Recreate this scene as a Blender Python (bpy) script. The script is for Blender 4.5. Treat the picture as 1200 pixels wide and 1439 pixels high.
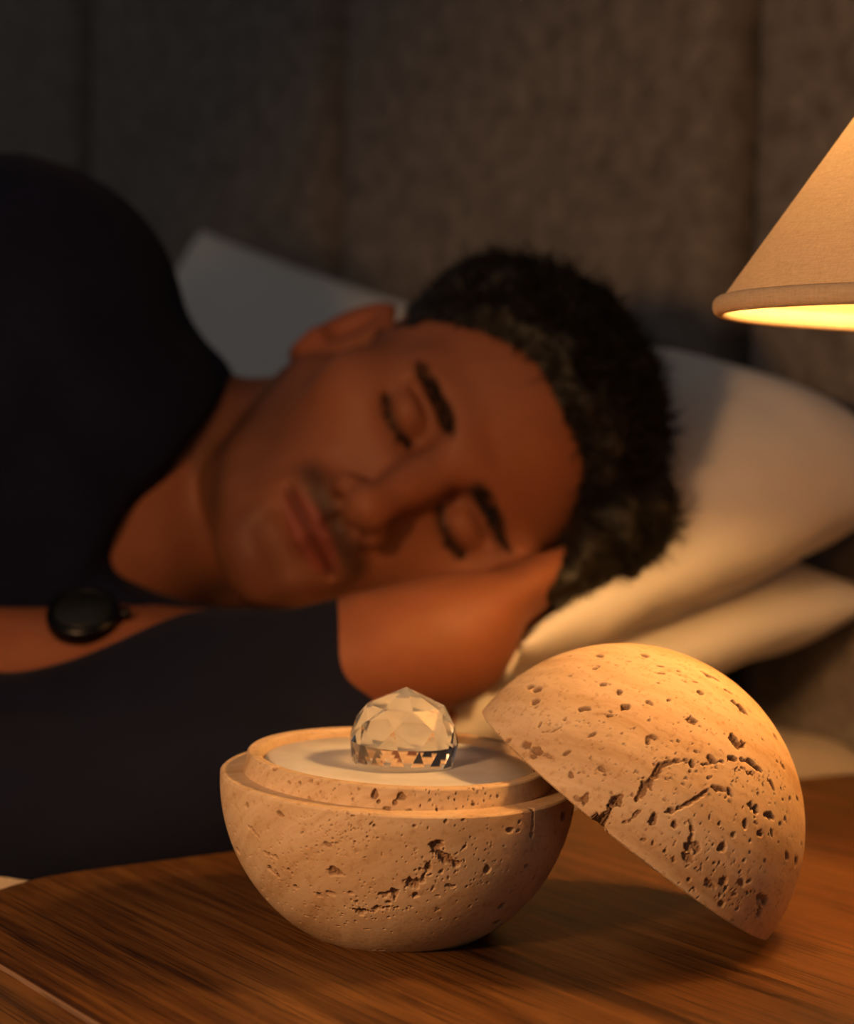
import bpy, bmesh, math
import numpy as np
from mathutils import Vector, Matrix

# ------------------------------------------------------------------ clear
for o in list(bpy.data.objects):
    bpy.data.objects.remove(o, do_unlink=True)
scene = bpy.context.scene
COL = scene.collection
rng = np.random.default_rng(7)

# ------------------------------------------------------------------ camera
T = 0.55                      # height of the nightstand top above the floor
F_PX = 2690.0
CAM = np.array([0.0, 0.0, T + 0.183])
PITCH, ROLL = math.radians(2.77), math.radians(1.5)
cam_rot = Matrix.Rotation(math.pi / 2 - PITCH, 3, 'X') @ Matrix.Rotation(ROLL, 3, 'Z')
RC = np.array(cam_rot)
cd = bpy.data.cameras.new('camera')
cam = bpy.data.objects.new('camera', cd)
COL.objects.link(cam)
cam.matrix_world = Matrix.Translation(CAM.tolist()) @ cam_rot.to_4x4()
cd.sensor_fit = 'HORIZONTAL'
cd.sensor_width = 36.0
cd.lens = 36.0 * F_PX / 1200.0
cd.clip_start = 0.01
cd.dof.use_dof = True
cd.dof.focus_distance = 0.645
cd.dof.aperture_fstop = 8.5
scene.camera = cam

# ------------------------------------------------------------------ world, lights, exposure
w = bpy.data.worlds.new('world')
scene.world = w
w.use_nodes = True
w.node_tree.nodes['Background'].inputs[0].default_value = (1.0, 0.97, 0.96, 1)
w.node_tree.nodes['Background'].inputs[1].default_value = 0.085


def spot_light(name, loc, target, size, power, col, cone):
    ld = bpy.data.lights.new(name, 'SPOT')
    ld.shadow_soft_size = size
    ld.spot_size = math.radians(cone)
    ld.spot_blend = 0.55
    ld.energy = power
    ld.color = col
    lo = bpy.data.objects.new(name, ld)
    COL.objects.link(lo)
    lo.location = loc
    lo.rotation_euler = (Vector(target) - Vector(loc)).to_track_quat('-Z', 'Y').to_euler()
    return lo


# a warm lamp elsewhere in the bedroom, in front of and left of the bed side
spot_light('room_lamp_light', (-0.34, 0.18, T + 0.30), (0.06, 0.80, T + 0.07), 0.045, 12.0, (1.0, 0.51, 0.21), 75)

vs = scene.view_settings
vs.view_transform = 'Standard'
vs.look = 'None'
vs.exposure = 0.0
vs.gamma = 1.0
vs.use_curve_mapping = False

# ------------------------------------------------------------------ frames and pixel helper
# bed frame: n runs from the foot to the headboard, h runs along the headboard
NA = math.radians(36.0)
NV = np.array([math.cos(NA), math.sin(NA)])
HV = np.array([-math.sin(NA), math.cos(NA)])


def ray(px, py):
    d = RC @ np.array([(px - 600.0) / F_PX, -(py - 719.5) / F_PX, -1.0])
    return d


def P(px, py, Y):
    d = ray(px, py)
    return CAM + d * (Y / d[1])


def ground(px, py, z=T):
    d = ray(px, py)
    return CAM + d * ((z - CAM[2]) / d[2])


def nh(n, h, z=0.0):
    xy = NV * n + HV * h
    return np.array([xy[0], xy[1], T + z])


def to_nh(p):
    return float(NV @ p[:2]), float(HV @ p[:2]), float(p[2] - T)


# ------------------------------------------------------------------ object helpers
def mesh_obj(name, verts, faces, mat=None, parent=None, smooth=True):
    me = bpy.data.meshes.new(name)
    if isinstance(verts, np.ndarray):
        verts = np.ascontiguousarray(verts, dtype=np.float32)
        faces = np.ascontiguousarray(faces, dtype=np.int32)
        k = faces.shape[1]
        me.vertices.add(len(verts))
        me.vertices.foreach_set('co', verts.ravel())
        me.loops.add(faces.size)
        me.loops.foreach_set('vertex_index', faces.ravel())
        me.polygons.add(len(faces))
        me.polygons.foreach_set('loop_start', np.arange(0, faces.size, k, dtype=np.int32))
        me.polygons.foreach_set('loop_total', np.full(len(faces), k, dtype=np.int32))
        me.update(calc_edges=True)
        me.validate()
    else:
        me.from_pydata(verts, [], faces)
    if smooth:
        me.polygons.foreach_set('use_smooth', np.ones(len(me.polygons), dtype=bool))
    me.update()
    if mat:
        me.materials.append(mat)
    o = bpy.data.objects.new(name, me)
    COL.objects.link(o)
    if parent:
        o.parent = parent
    return o


def bm_obj(name, bm, mat=None, parent=None, smooth=True):
    bmesh.ops.recalc_face_normals(bm, faces=bm.faces)
    me = bpy.data.meshes.new(name)
    bm.to_mesh(me)
    bm.free()
    if smooth:
        me.polygons.foreach_set('use_smooth', np.ones(len(me.polygons), dtype=bool))
    if mat:
        me.materials.append(mat)
    o = bpy.data.objects.new(name, me)
    COL.objects.link(o)
    if parent:
        o.parent = parent
    return o


def empty(name, loc, rz=0.0):
    o = bpy.data.objects.new(name, None)
    o.empty_display_size = 0.05
    COL.objects.link(o)
    o.location = loc
    o.rotation_euler = (0, 0, rz)
    return o


def tag(o, label=None, cat=None, group=None, kind=None):
    if label: o['label'] = label
    if cat: o['category'] = cat
    if group: o['group'] = group
    if kind: o['kind'] = kind
    return o


def bm_box(x0, x1, y0, y1, z0, z1, r=0.0, seg=3):
    bm = bmesh.new()
    bmesh.ops.create_cube(bm, size=1.0)
    for v in bm.verts:
        v.co = Vector(((x0 + x1) / 2 + v.co.x * (x1 - x0), (y0 + y1) / 2 + v.co.y * (y1 - y0),
                       (z0 + z1) / 2 + v.co.z * (z1 - z0)))
    if r > 0:
        bmesh.ops.bevel(bm, geom=list(bm.edges), offset=r, segments=seg, profile=0.5, affect='EDGES')
    return bm


def lathe(profile, n=64, close=False):
    """profile: list of (r, z) -> verts, quad/tri faces"""
    vs_, fs = [], []
    idx = []
    for (r, z) in profile:
        if r < 1e-6:
            idx.append([len(vs_)] * n)
            vs_.append((0, 0, z))
        else:
            row = []
            for i in range(n):
                a = 2 * math.pi * i / n
                row.append(len(vs_))
                vs_.append((r * math.cos(a), r * math.sin(a), z))
            idx.append(row)
    for j in range(len(idx) - 1):
        for i in range(n):
            k = (i + 1) % n
            f = [idx[j][i], idx[j][k], idx[j + 1][k], idx[j + 1][i]]
            g = []
            for q in f:
                if q not in g:
                    g.append(q)
            if len(g) >= 3:
                fs.append(g)
    return vs_, fs


def lathe_obj(name, profile, mat, parent=None, n=64, smooth=True):
    v, f = lathe(profile, n)
    bm = bmesh.new()
    bv = [bm.verts.new(p) for p in v]
    for q in f:
        try:
            bm.faces.new([bv[i] for i in q])
        except ValueError:
            pass
    return bm_obj(name, bm, mat, parent, smooth)


# ------------------------------------------------------------------ numpy noise
_tab = rng.random((32, 32, 32)).astype(np.float32) * 2 - 1


def vnoise(p):
    p = np.asarray(p, dtype=np.float32)
    i = np.floor(p).astype(np.int32)
    f = p - i
    f = f * f * (3 - 2 * f)
    out = 0
    for dx in (0, 1):
        wx = f[..., 0] if dx else 1 - f[..., 0]
        for dy in (0, 1):
            wy = f[..., 1] if dy else 1 - f[..., 1]
            for dz in (0, 1):
                wz = f[..., 2] if dz else 1 - f[..., 2]
                out = out + wx * wy * wz * _tab[(i[..., 0] + dx) & 31, (i[..., 1] + dy) & 31, (i[..., 2] + dz) & 31]
    return out


def fbm(p, oct=3):
    a, s, o = 1.0, 1.0, 0
    for k in range(oct):
        o = o + a * vnoise(np.asarray(p) * s + 7.3 * k)
        a *= 0.5
        s *= 2.03
    return o


# ------------------------------------------------------------------ materials
def new_mat(name):
    m = bpy.data.materials.new(name)
    m.use_nodes = True
    nt = m.node_tree
    b = nt.nodes['Principled BSDF']
    return m, nt, b


def nd(nt, typ, **kw):
    n = nt.nodes.new(typ)
    for k, v in kw.items():
        setattr(n, k, v)
    return n


def ramp(nt, stops):
    r = nt.nodes.new('ShaderNodeValToRGB')
    e = r.color_ramp.elements
    while len(e) < len(stops):
        e.new(0.5)
    for i, (p, c) in enumerate(stops):
        e[i].position = p
        e[i].color = (c[0], c[1], c[2], 1)
    return r


def mapped(nt, scale=(1, 1, 1), rot=(0, 0, 0), coord='Object'):
    tc = nd(nt, 'ShaderNodeTexCoord')
    mp = nd(nt, 'ShaderNodeMapping')
    mp.inputs['Scale'].default_value = scale
    mp.inputs['Rotation'].default_value = rot
    nt.links.new(tc.outputs[coord], mp.inputs['Vector'])
    return mp.outputs['Vector']


def noise_tex(nt, vec, scale, detail=4, rough=0.5, dist=0.0):
    n = nd(nt, 'ShaderNodeTexNoise')
    n.inputs['Scale'].default_value = scale
    n.inputs['Detail'].default_value = detail
    n.inputs['Roughness'].default_value = rough
    n.inputs['Distortion'].default_value = dist
    nt.links.new(vec, n.inputs['Vector'])
    return n


def bump(nt, height, b, strength=0.3, dist=0.001):
    bp = nd(nt, 'ShaderNodeBump')
    bp.inputs['Strength'].default_value = strength
    bp.inputs['Distance'].default_value = dist
    nt.links.new(height, bp.inputs['Height'])
    nt.links.new(bp.outputs['Normal'], b.inputs['Normal'])
    return bp


def mix_rgb(nt, fac, a, b_, blend='MIX'):
    m = nd(nt, 'ShaderNodeMix', data_type='RGBA', blend_type=blend)
    if isinstance(fac, (int, float)):
        m.inputs[0].default_value = fac
    else:
        nt.links.new(fac, m.inputs[0])
    for i, c in ((6, a), (7, b_)):
        if isinstance(c, (tuple, list)):
            m.inputs[i].default_value = (c[0], c[1], c[2], 1)
        else:
            nt.links.new(c, m.inputs[i])
    return m.outputs[2]


def fabric(name, c1, c2, scale=900, bstr=0.4, bdist=0.0006, rough=0.9, mottle=30, sheen=0.0):
    m, nt, b = new_mat(name)
    v = mapped(nt)
    big = noise_tex(nt, v, mottle, 5, 0.6)
    r = ramp(nt, [(0.3, c1), (0.7, c2)])
    nt.links.new(big.outputs['Fac'], r.inputs['Fac'])
    fine = noise_tex(nt, v, scale, 2, 0.6)
    col = mix_rgb(nt, 0.35, r.outputs['Color'], fine.outputs['Fac'], 'OVERLAY')
    nt.links.new(col, b.inputs['Base Color'])
    b.inputs['Roughness'].default_value = rough
    b.inputs['Specular IOR Level'].default_value = 0.15
    b.inputs['Sheen Weight'].default_value = sheen
    bump(nt, fine.outputs['Fac'], b, bstr, bdist)
    return m


def wood_mat(name, rot=(0, 0, 0), dark=(0.026, 0.009, 0.003), mid=(0.120, 0.050, 0.0125), light=(0.225, 0.105, 0.029), rough=0.42):
    """grain runs along local y"""
    m, nt, b = new_mat(name)
    v1 = mapped(nt, (9, 1.0, 9), rot)
    big = noise_tex(nt, v1, 2.6, 4, 0.55, 1.2)
    v2 = mapped(nt, (60, 2.4, 60), rot)
    streak = noise_tex(nt, v2, 3.0, 5, 0.65, 0.3)
    v3 = mapped(nt, (420, 9, 420), rot)
    pore = noise_tex(nt, v3, 2.4, 3, 0.6)
    mx = nd(nt, 'ShaderNodeMath', operation='MULTIPLY_ADD')
    nt.links.new(streak.outputs['Fac'], mx.inputs[0])
    mx.inputs[1].default_value = 0.55
    ml = nd(nt, 'ShaderNodeMath', operation='MULTIPLY')
    nt.links.new(big.outputs['Fac'], ml.inputs[0])
    ml.inputs[1].default_value = 0.5
    nt.links.new(ml.outputs[0], mx.inputs[2])
    r = ramp(nt, [(0.36, dark), (0.50, mid), (0.68, light)])
    nt.links.new(mx.outputs[0], r.inputs['Fac'])
    pr = ramp(nt, [(0.36, (0.28, 0.22, 0.2)), (0.50, (1, 1, 1))])
    nt.links.new(pore.outputs['Fac'], pr.inputs['Fac'])
    col = mix_rgb(nt, 0.8, r.outputs['Color'], pr.outputs['Color'], 'MULTIPLY')
    nt.links.new(col, b.inputs['Base Color'])
    b.inputs['Roughness'].default_value = rough
    b.inputs['Specular IOR Level'].default_value = 0.35
    bump(nt, pr.outputs['Color'], b, 0.35, 0.0003)
    return m


def stone_mat(name, rot):
    m, nt, b = new_mat(name)
    v = mapped(nt, (1, 1, 1), rot)
    warp = noise_tex(nt, v, 16, 4, 0.6)
    ad = nd(nt, 'ShaderNodeVectorMath', operation='MULTIPLY_ADD')
    nt.links.new(warp.outputs['Color'], ad.inputs[0])
    ad.inputs[1].default_value = (0.02, 0.02, 0.02)
    nt.links.new(v, ad.inputs[2])
    mp = nd(nt, 'ShaderNodeMapping')
    mp.inputs['Scale'].default_value = (14, 14, 95)
    nt.links.new(ad.outputs[0], mp.inputs['Vector'])
    band = noise_tex(nt, mp.outputs['Vector'], 1.0, 5, 0.6)
    r = ramp(nt, [(0.26, (0.46, 0.28, 0.145)), (0.44, (0.62, 0.435, 0.262)), (0.58, (0.72, 0.54, 0.355)), (0.74, (0.56, 0.37, 0.21))])
    nt.links.new(band.outputs['Fac'], r.inputs['Fac'])
    spk = noise_tex(nt, v, 420, 3, 0.65)
    sr = ramp(nt, [(0.28, (0.60, 0.45, 0.33)), (0.46, (1, 1, 1))])
    nt.links.new(spk.outputs['Fac'], sr.inputs['Fac'])
    col = mix_rgb(nt, 0.55, r.outputs['Color'], sr.outputs['Color'], 'MULTIPLY')
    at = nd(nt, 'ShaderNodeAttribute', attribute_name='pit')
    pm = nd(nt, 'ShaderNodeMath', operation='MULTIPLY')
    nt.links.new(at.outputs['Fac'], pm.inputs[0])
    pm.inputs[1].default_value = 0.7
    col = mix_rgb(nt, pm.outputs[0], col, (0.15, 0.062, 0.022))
    nt.links.new(col, b.inputs['Base Color'])
    b.inputs['Roughness'].default_value = 0.72
    b.inputs['Specular IOR Level'].default_value = 0.3
    bump(nt, spk.outputs['Fac'], b, 0.15, 0.0003)
    return m


def plain(name, col, rough=0.5, metal=0.0, spec=0.5):
    m, nt, b = new_mat(name)
    n = noise_tex(nt, mapped(nt), 60, 3, 0.5)
    c2 = tuple(x * 0.86 for x in col)
    r = ramp(nt, [(0.35, c2), (0.65, col)])
    nt.links.new(n.outputs['Fac'], r.inputs['Fac'])
    nt.links.new(r.outputs['Color'], b.inputs['Base Color'])
    b.inputs['Roughness'].default_value = rough
    b.inputs['Metallic'].default_value = metal
    b.inputs['Specular IOR Level'].default_value = spec
    return m


M_HEADBOARD = fabric('headboard_fabric', (0.140, 0.121, 0.108), (0.285, 0.252, 0.226), 420, 0.8, 0.0015, 0.95, 55)
M_SEAM = fabric('seam_fabric', (0.035, 0.028, 0.024), (0.05, 0.042, 0.036), 420, 0.5, 0.001, 0.95, 55)
M_LINEN = fabric('pillow_linen', (0.74, 0.70, 0.65), (0.80, 0.76, 0.71), 1500, 0.25, 0.0003, 0.9, 8)
M_SHEET = fabric('sheet_linen', (0.36, 0.30, 0.25), (0.42, 0.355, 0.30), 1500, 0.25, 0.0003, 0.9, 8)
M_NAVY = fabric('navy_cotton', (0.0030, 0.0046, 0.016), (0.0050, 0.0072, 0.025), 1200, 0.3, 0.0004, 0.9, 20, 0.02)
M_DUVET = fabric('duvet_cotton', (0.020, 0.022, 0.035), (0.028, 0.030, 0.046), 900, 0.3, 0.0005, 0.9, 10)
M_WOOD = wood_mat('walnut_wood')
M_WOODV = wood_mat('walnut_wood_front', (0, 0, 0))
M_STONE = stone_mat('travertine_bowl', (0.5, 0.45, 0.3))
M_STONE2 = stone_mat('travertine_lid', (0.35, 0.15, 0.1))
M_PLASTER = plain('wall_plaster', (0.26, 0.23, 0.20), 0.9, 0, 0.2)
M_FLOOR = wood_mat('oak_floor', (0, 0, 0), (0.05, 0.025, 0.012), (0.13, 0.07, 0.035), (0.2, 0.12, 0.06), 0.5)
M_WHITE = plain('white_ceramic', (0.84, 0.82, 0.80), 0.45, 0, 0.4)
M_BLACK = plain('black_rubber', (0.008, 0.008, 0.009), 0.5, 0, 0.4)
M_DIAL = plain('dark_glass_dial', (0.012, 0.014, 0.014), 0.35, 0, 0.3)
M_STEEL = plain('dark_steel', (0.03, 0.03, 0.032), 0.35, 1.0, 0.5)
M_BRASS = plain('aged_brass', (0.50, 0.34, 0.14), 0.35, 1.0, 0.5)
M_DARK = plain('dark_recess', (0.012, 0.007, 0.004), 0.8, 0, 0.2)
M_HAIR = None


# ================================================================== SETTING
WALL_N = 0.945                # wall face
HB_N = 0.865                  # front of the headboard panels
fl = bm_obj('floor', bm_box(-2.6, WALL_N + 0.1, -2.2, 3.2, -0.10, 0.0), M_FLOOR, None, False)
fl.rotation_euler = (0, 0, NA)
tag(fl, 'brown wooden floor under the bed', 'floor', None, 'structure')
wb = bm_obj('wall_back', bm_box(WALL_N, WALL_N + 0.1, -2.2, 3.2, 0.0, 2.6), M_PLASTER, None, False)
wb.rotation_euler = (0, 0, NA)
tag(wb, 'plain grey plaster wall behind the headboard', 'wall', None, 'structure')

# ------------------------------------------------------------------ headboard
PW = 0.468                    # width of one panel
H0 = 0.879                    # a groove that the photo shows
hb = empty('headboard', tuple(NV * 0.9 + HV * 0.9) + (0.0,), NA)
tag(hb, 'tall grey woven fabric headboard in wide upright padded panels', 'headboard')
hx, hy = 0.9, 0.9             # local origin in (n, h)
bm_obj('backing_board', bm_box(HB_N + 0.035 - hx, WALL_N - hx, H0 - 3 * PW - hy, H0 + 4 * PW - hy, 0.02, T + 0.98, 0.004, 2), M_SEAM, hb, False)


def panel_mesh():
    n1, n2 = 28, 40
    W2, Ht = PW / 2 - 0.0085, 0.93
    z0 = T - 0.50 + 0.02
    vsx, fcs = [], []
    hh = Ht + 0.52
    for j in range(n2 + 1):
        tz = -1 + 2 * j / n2
        tz = math.copysign(abs(tz) ** 0.35, tz) if abs(tz) > 0 else 0
        for i in range(n1 + 1):
            ty = -1 + 2 * i / n1
            ty = math.copysign(1 - (1 - abs(ty)) ** 2.2, ty)
            ey = max(0, (abs(ty) * W2 - (W2 - 0.024)) / 0.024)
            ez = max(0, (abs(tz) * hh / 2 - (hh / 2 - 0.016)) / 0.016)
            e = min(1.0, math.hypot(ey, ez))
            dep = 0.035 * math.sqrt(max(0, 1 - e * e)) + 0.005 * (1 - ty * ty)
            vsx.append((-dep, ty * W2, z0 + hh / 2 + tz * hh / 2))
    for j in range(n2):
        for i in range(n1):
            a = j * (n1 + 1) + i
            fcs.append((a, a + n1 + 1, a + n1 + 2, a + 1))
    return vsx, fcs


pv, pf = panel_mesh()
first = None
for k in range(-3, 4):
    if first is None:
        o = mesh_obj('panel', pv, pf, M_HEADBOARD, hb)
        first = o
    else:
        o = first.copy()
        COL.objects.link(o)
        o.parent = hb
    o.location = (HB_N + 0.037 - hx, H0 + (k + 0.5) * PW - hy, 0)

# ------------------------------------------------------------------ bed
bed = empty('bed', tuple(NV * (-0.2) + HV * 1.5) + (0.0,), NA)
tag(bed, 'upholstered bed base carrying the white mattress', 'bed')
bx, by = -0.2, 1.5
bm_obj('base', bm_box(-1.18 - bx, 0.85 - bx, 0.705 - by, 2.32 - by, 0.08, 0.33, 0.012, 3), M_HEADBOARD, bed)
legbm = bm_box(-0.03, 0.03, -0.03, 0.03, 0.0, 0.085, 0.004, 2)
l0 = bm_obj('leg', legbm, M_WOOD, bed, False)
l0.location = (-1.1 - bx, 0.80 - by, 0)
for (a, c) in ((-1.1, 2.2), (0.75, 0.80), (0.75, 2.2)):
    o = l0.copy()
    COL.objects.link(o)
    o.parent = bed
    o.location = (a - bx, c - by, 0)
MT = 0.010                    # mattress top relative to the nightstand top
mt = bm_obj('mattress', bm_box(-1.17 - bx, 0.845 - bx, 0.702 - by, 2.31 - by, 0.33 - (T + MT - 0.22), T + MT - (T + MT - 0.22), 0.035, 6), M_SHEET)
mt.location = tuple(NV * bx + HV * by) + (T + MT - 0.22,)
mt.rotation_euler = (0, 0, NA)
tag(mt, 'mattress in a pale fitted sheet beside the nightstand', 'mattress')


# ------------------------------------------------------------------ pillows
def pillow(name, A, B, C, D, thick, mat, label, seed, pinch=0.035, dents=(), N=90, wr=0.004, group=None, ps=2.2, pu=2.2, lift=0.0, botf=0.9, floor=None):
    """A,B,C,D corner points (world, np) ; thick = half thickness"""
    A, B, C, D = [np.array(q, dtype=float) for q in (A, B, C, D)]
    lin = np.linspace(-1, 1, N + 1)
    lin = np.sign(lin) * (1 - (1 - np.abs(lin)) ** 1.35)
    S, U = np.meshgrid(lin, lin, indexing='ij')
    # slightly concave outline between the pointed corners
    S2 = S * (1 - pinch * (1 - U ** 2) * 1.0)
    U2 = U * (1 - pinch * (1 - S ** 2) * 1.0)
    a, b_ = (S2 + 1) / 2, (U2 + 1) / 2
    base = ((1 - a) * (1 - b_))[..., None] * A + (a * (1 - b_))[..., None] * B + (a * b_)[..., None] * C + ((1 - a) * b_)[..., None] * D
    nrm = np.cross(B - A, D - A)
    nrm /= np.linalg.norm(nrm)
    if nrm[2] < 0:
        nrm = -nrm
    prof = ((1 - np.abs(S) ** ps) * (1 - np.abs(U) ** pu))
    prof = np.clip(prof, 0, 1) ** 0.5
    edge = np.clip(1 - prof, 0, 1)
    q = np.stack([S * 2.2 + seed, U * 2.2, np.zeros_like(S)], -1)
    wrk = fbm(q * 1.3, 3)
    wk2 = fbm(np.stack([S * 7 + seed, U * 3, S * 0 + 3.3], -1), 2)
    top = base + nrm * (thick * prof * (1 + lift * S) + wr * (wrk + 0.6 * wk2) * np.sqrt(prof) * (0.5 + edge))[..., None]
    for (c, rad, dep) in dents:
        d2 = ((top - np.array(c)) ** 2)[..., :2].sum(-1)
        top = top - nrm * (dep * np.exp(-d2 / rad ** 2) * prof)[..., None]
    # the cloth gives way under the sleeper
    for _ in range(40):
        gi = [np.clip(np.searchsorted(ax, top[..., i]), 0, len(ax) - 1) for i, ax in enumerate(fb.ax)]
        ins = fb.F[gi[0], gi[1], gi[2]] < 0.001
        if not ins.any():
            break
        top = top - np.where(ins[..., None], nrm * 0.003, 0)
    for _ in range(6):
        t2 = top.copy()
        t2[1:-1, 1:-1] = (top[1:-1, 1:-1] * 2 + top[:-2, 1:-1] + top[2:, 1:-1] + top[1:-1, :-2] + top[1:-1, 2:]) / 6
        top = t2
    bot = base - nrm * (thick * botf * prof + wr * fbm(q * 1.7 + 5, 2) * np.sqrt(prof))[..., None]
    if floor is not None:
        bot[..., 2] = np.maximum(bot[..., 2], floor)
    n1 = N + 1
    vt = top.reshape(-1, 3)
    vb = bot.reshape(-1, 3)
    idt = np.arange(n1 * n1).reshape(n1, n1)
    idb = idt + n1 * n1
    brd = np.zeros((n1, n1), bool)
    brd[0] = brd[-1] = brd[:, 0] = brd[:, -1] = True
    idb = np.where(brd, idt, idb)
    f1 = np.stack([idt[:-1, :-1], idt[1:, :-1], idt[1:, 1:], idt[:-1, 1:]], -1).reshape(-1, 4)
    f2 = np.stack([idb[:-1, :-1], idb[:-1, 1:], idb[1:, 1:], idb[1:, :-1]], -1).reshape(-1, 4)
    allv = np.concatenate([vt, vb])
    bm = bmesh.new()
    used = np.zeros(len(allv), bool)
    used[f1.ravel()] = True
    used[f2.ravel()] = True
    remap = -np.ones(len(allv), int)
    remap[used] = np.arange(used.sum())
    org = np.array([*allv[used].mean(0)[:2], allv[used][:, 2].min()])
    o = mesh_obj(name, allv[used] - org, remap[np.concatenate([f1, f2])], mat)
    o.location = org
    me = o.data
    b2 = bmesh.new()
    b2.from_mesh(me)
    bmesh.ops.recalc_face_normals(b2, faces=b2.faces)
    b2.to_mesh(me)
    b2.free()
    tag(o, label, 'pillow', group)
    return o


# ================================================================== NIGHTSTAND
TN0, TN1, TH1, TH0 = 0.2535, 0.845, 0.692, 0.215      # table extents in (n, h)
ns = empty('nightstand', tuple(NV * 0.55 + HV * 0.45) + (0.0,), NA)
tag(ns, 'dark walnut nightstand with rounded corners beside the bed', 'nightstand')
ox, oy = 0.55, 0.45


def rounded_slab(x0, x1, y0, y1, z0, z1, r, edge, seg=14):
    bm = bmesh.new()
    pts = []
    for (cx, cy, a0) in ((x1 - r, y1 - r, 0), (x0 + r, y1 - r, 90), (x0 + r, y0 + r, 180), (x1 - r, y0 + r, 270)):
        for i in range(seg + 1):
            a = math.radians(a0 + 90 * i / seg)
            pts.append((cx, cy, math.cos(a), math.sin(a)))
    rings = []
    es = 4
    prof = [(edge * (1 - math.sin(math.pi / 2 * i / es)), z0 + edge * (1 - math.cos(math.pi / 2 * i / es))) for i in range(es + 1)]
    prof += [(edge * (1 - math.cos(math.pi / 2 * i / es)), z1 - edge * (1 - math.sin(math.pi / 2 * i / es))) for i in range(es + 1)]
    for (ins, z) in prof:
        rings.append([bm.verts.new((cx + (r - ins) * ca, cy + (r - ins) * sa, z)) for (cx, cy, ca, sa) in pts])
    n = len(pts)
    for j in range(len(rings) - 1):
        for i in range(n):
            k = (i + 1) % n
            fc = bm.faces.new((rings[j][i], rings[j][k], rings[j + 1][k], rings[j + 1][i]))
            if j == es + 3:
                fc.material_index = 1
    bm.faces.new(rings[-1])
    bm.faces.new(list(reversed(rings[0])))
    return bm


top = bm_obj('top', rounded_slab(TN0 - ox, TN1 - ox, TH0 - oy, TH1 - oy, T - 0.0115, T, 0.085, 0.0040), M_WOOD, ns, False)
M_EDGE = wood_mat('edge_highlight_wood', (0, 0, 0), (0.14, 0.08, 0.045), (0.24, 0.15, 0.095), (0.34, 0.23, 0.16), 0.38)  # paler wood paints a highlight along the top's rounded edge
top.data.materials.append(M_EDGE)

BN0 = TN0 + 0.014
body = bm_obj('body', rounded_slab(BN0 + 0.02 - ox, TN1 - 0.01 - ox, TH0 + 0.012 - oy, TH1 - 0.012 - oy, 0.12, T - 0.0110, 0.05, 0.002), M_WOOD, ns, False)
for zlo, zhi in ((T - 0.172, T - 0.018), (T - 0.325, T - 0.179)):
    dr = bm_obj('drawer', bm_box(BN0 - ox, BN0 + 0.022 - ox, TH0 + 0.075 - oy, TH1 - 0.075 - oy, zlo, zhi, 0.003, 2), M_WOOD, ns, False)
    kn = lathe_obj('knob', [(0, 0.0), (0.006, 0.0), (0.006, 0.012), (0.012, 0.016), (0.014, 0.021), (0.011, 0.026), (0, 0.028)], M_BRASS, dr, 24)
    kn.rotation_euler = (0, -math.pi / 2, 0)
    kn.location = (BN0 - ox + 0.001, (TH0 + TH1) / 2 - oy, (zlo + zhi) / 2)
lg = lathe_obj('leg', [(0, 0), (0.012, 0), (0.018, 0.121), (0, 0.121)], M_WOOD, ns, 20)
lg.location = (TN0 + 0.09 - ox, TH0 + 0.07 - oy, 0)
for (a, c) in ((TN0 + 0.09, TH1 - 0.07), (TN1 - 0.07, TH0 + 0.07), (TN1 - 0.07, TH1 - 0.07)):
    o = lg.copy()
    COL.objects.link(o)
    o.parent = ns
    o.location = (a - ox, c - oy, 0)

# ================================================================== TABLE LAMP
LX, LY = 0.2075, 0.700
LR = 0.1044                    # radius of the shade's rim
LZ = 0.2242                   # rim height above the nightstand
lamp = empty('table_lamp', (LX, LY, T), 0)
tag(lamp, 'lit table lamp with a cone shade of beige linen on the nightstand', 'lamp')


def shade_mat():
    m, nt, b = new_mat('linen_shade')
    tc = nd(nt, 'ShaderNodeTexCoord')
    v = tc.outputs['Object']
    mpA = nd(nt, 'ShaderNodeMapping')
    mpA.inputs['Scale'].default_value = (500, 500, 60)
    nt.links.new(v, mpA.inputs['Vector'])
    mpB = nd(nt, 'ShaderNodeMapping')
    mpB.inputs['Scale'].default_value = (150, 150, 1500)
    nt.links.new(v, mpB.inputs['Vector'])
    n1 = noise_tex(nt, mpA.outputs['Vector'], 2.2, 3, 0.6)
    n2 = noise_tex(nt, mpB.outputs['Vector'], 1.2, 3, 0.6)
    ad = nd(nt, 'ShaderNodeMath', operation='ADD')
    nt.links.new(n1.outputs['Fac'], ad.inputs[0])
    nt.links.new(n2.outputs['Fac'], ad.inputs[1])
    r = ramp(nt, [(0.30, (0.46, 0.34, 0.23)), (0.70, (0.64, 0.50, 0.36))])
    hf = nd(nt, 'ShaderNodeMath', operation='MULTIPLY')
    nt.links.new(ad.outputs[0], hf.inputs[0])
    hf.inputs[1].default_value = 0.5
    nt.links.new(hf.outputs[0], r.inputs['Fac'])
    nt.nodes.remove(b)
    df = nd(nt, 'ShaderNodeBsdfDiffuse')
    tr = nd(nt, 'ShaderNodeBsdfTranslucent')
    mx = nd(nt, 'ShaderNodeMixShader')
    mx.inputs[0].default_value = 0.05
    bp = nd(nt, 'ShaderNodeBump')
    bp.inputs['Strength'].default_value = 0.3
    bp.inputs['Distance'].default_value = 0.0004
    nt.links.new(ad.outputs[0], bp.inputs['Height'])
    for s in (df, tr):
        nt.links.new(r.outputs['Color'], s.inputs['Color'])
        nt.links.new(bp.outputs['Normal'], s.inputs['Normal'])
    nt.links.new(df.outputs[0], mx.inputs[1])
    nt.links.new(tr.outputs[0], mx.inputs[2])
    nt.links.new(mx.outputs[0], nt.nodes['Material Output'].inputs['Surface'])
    return m


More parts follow.
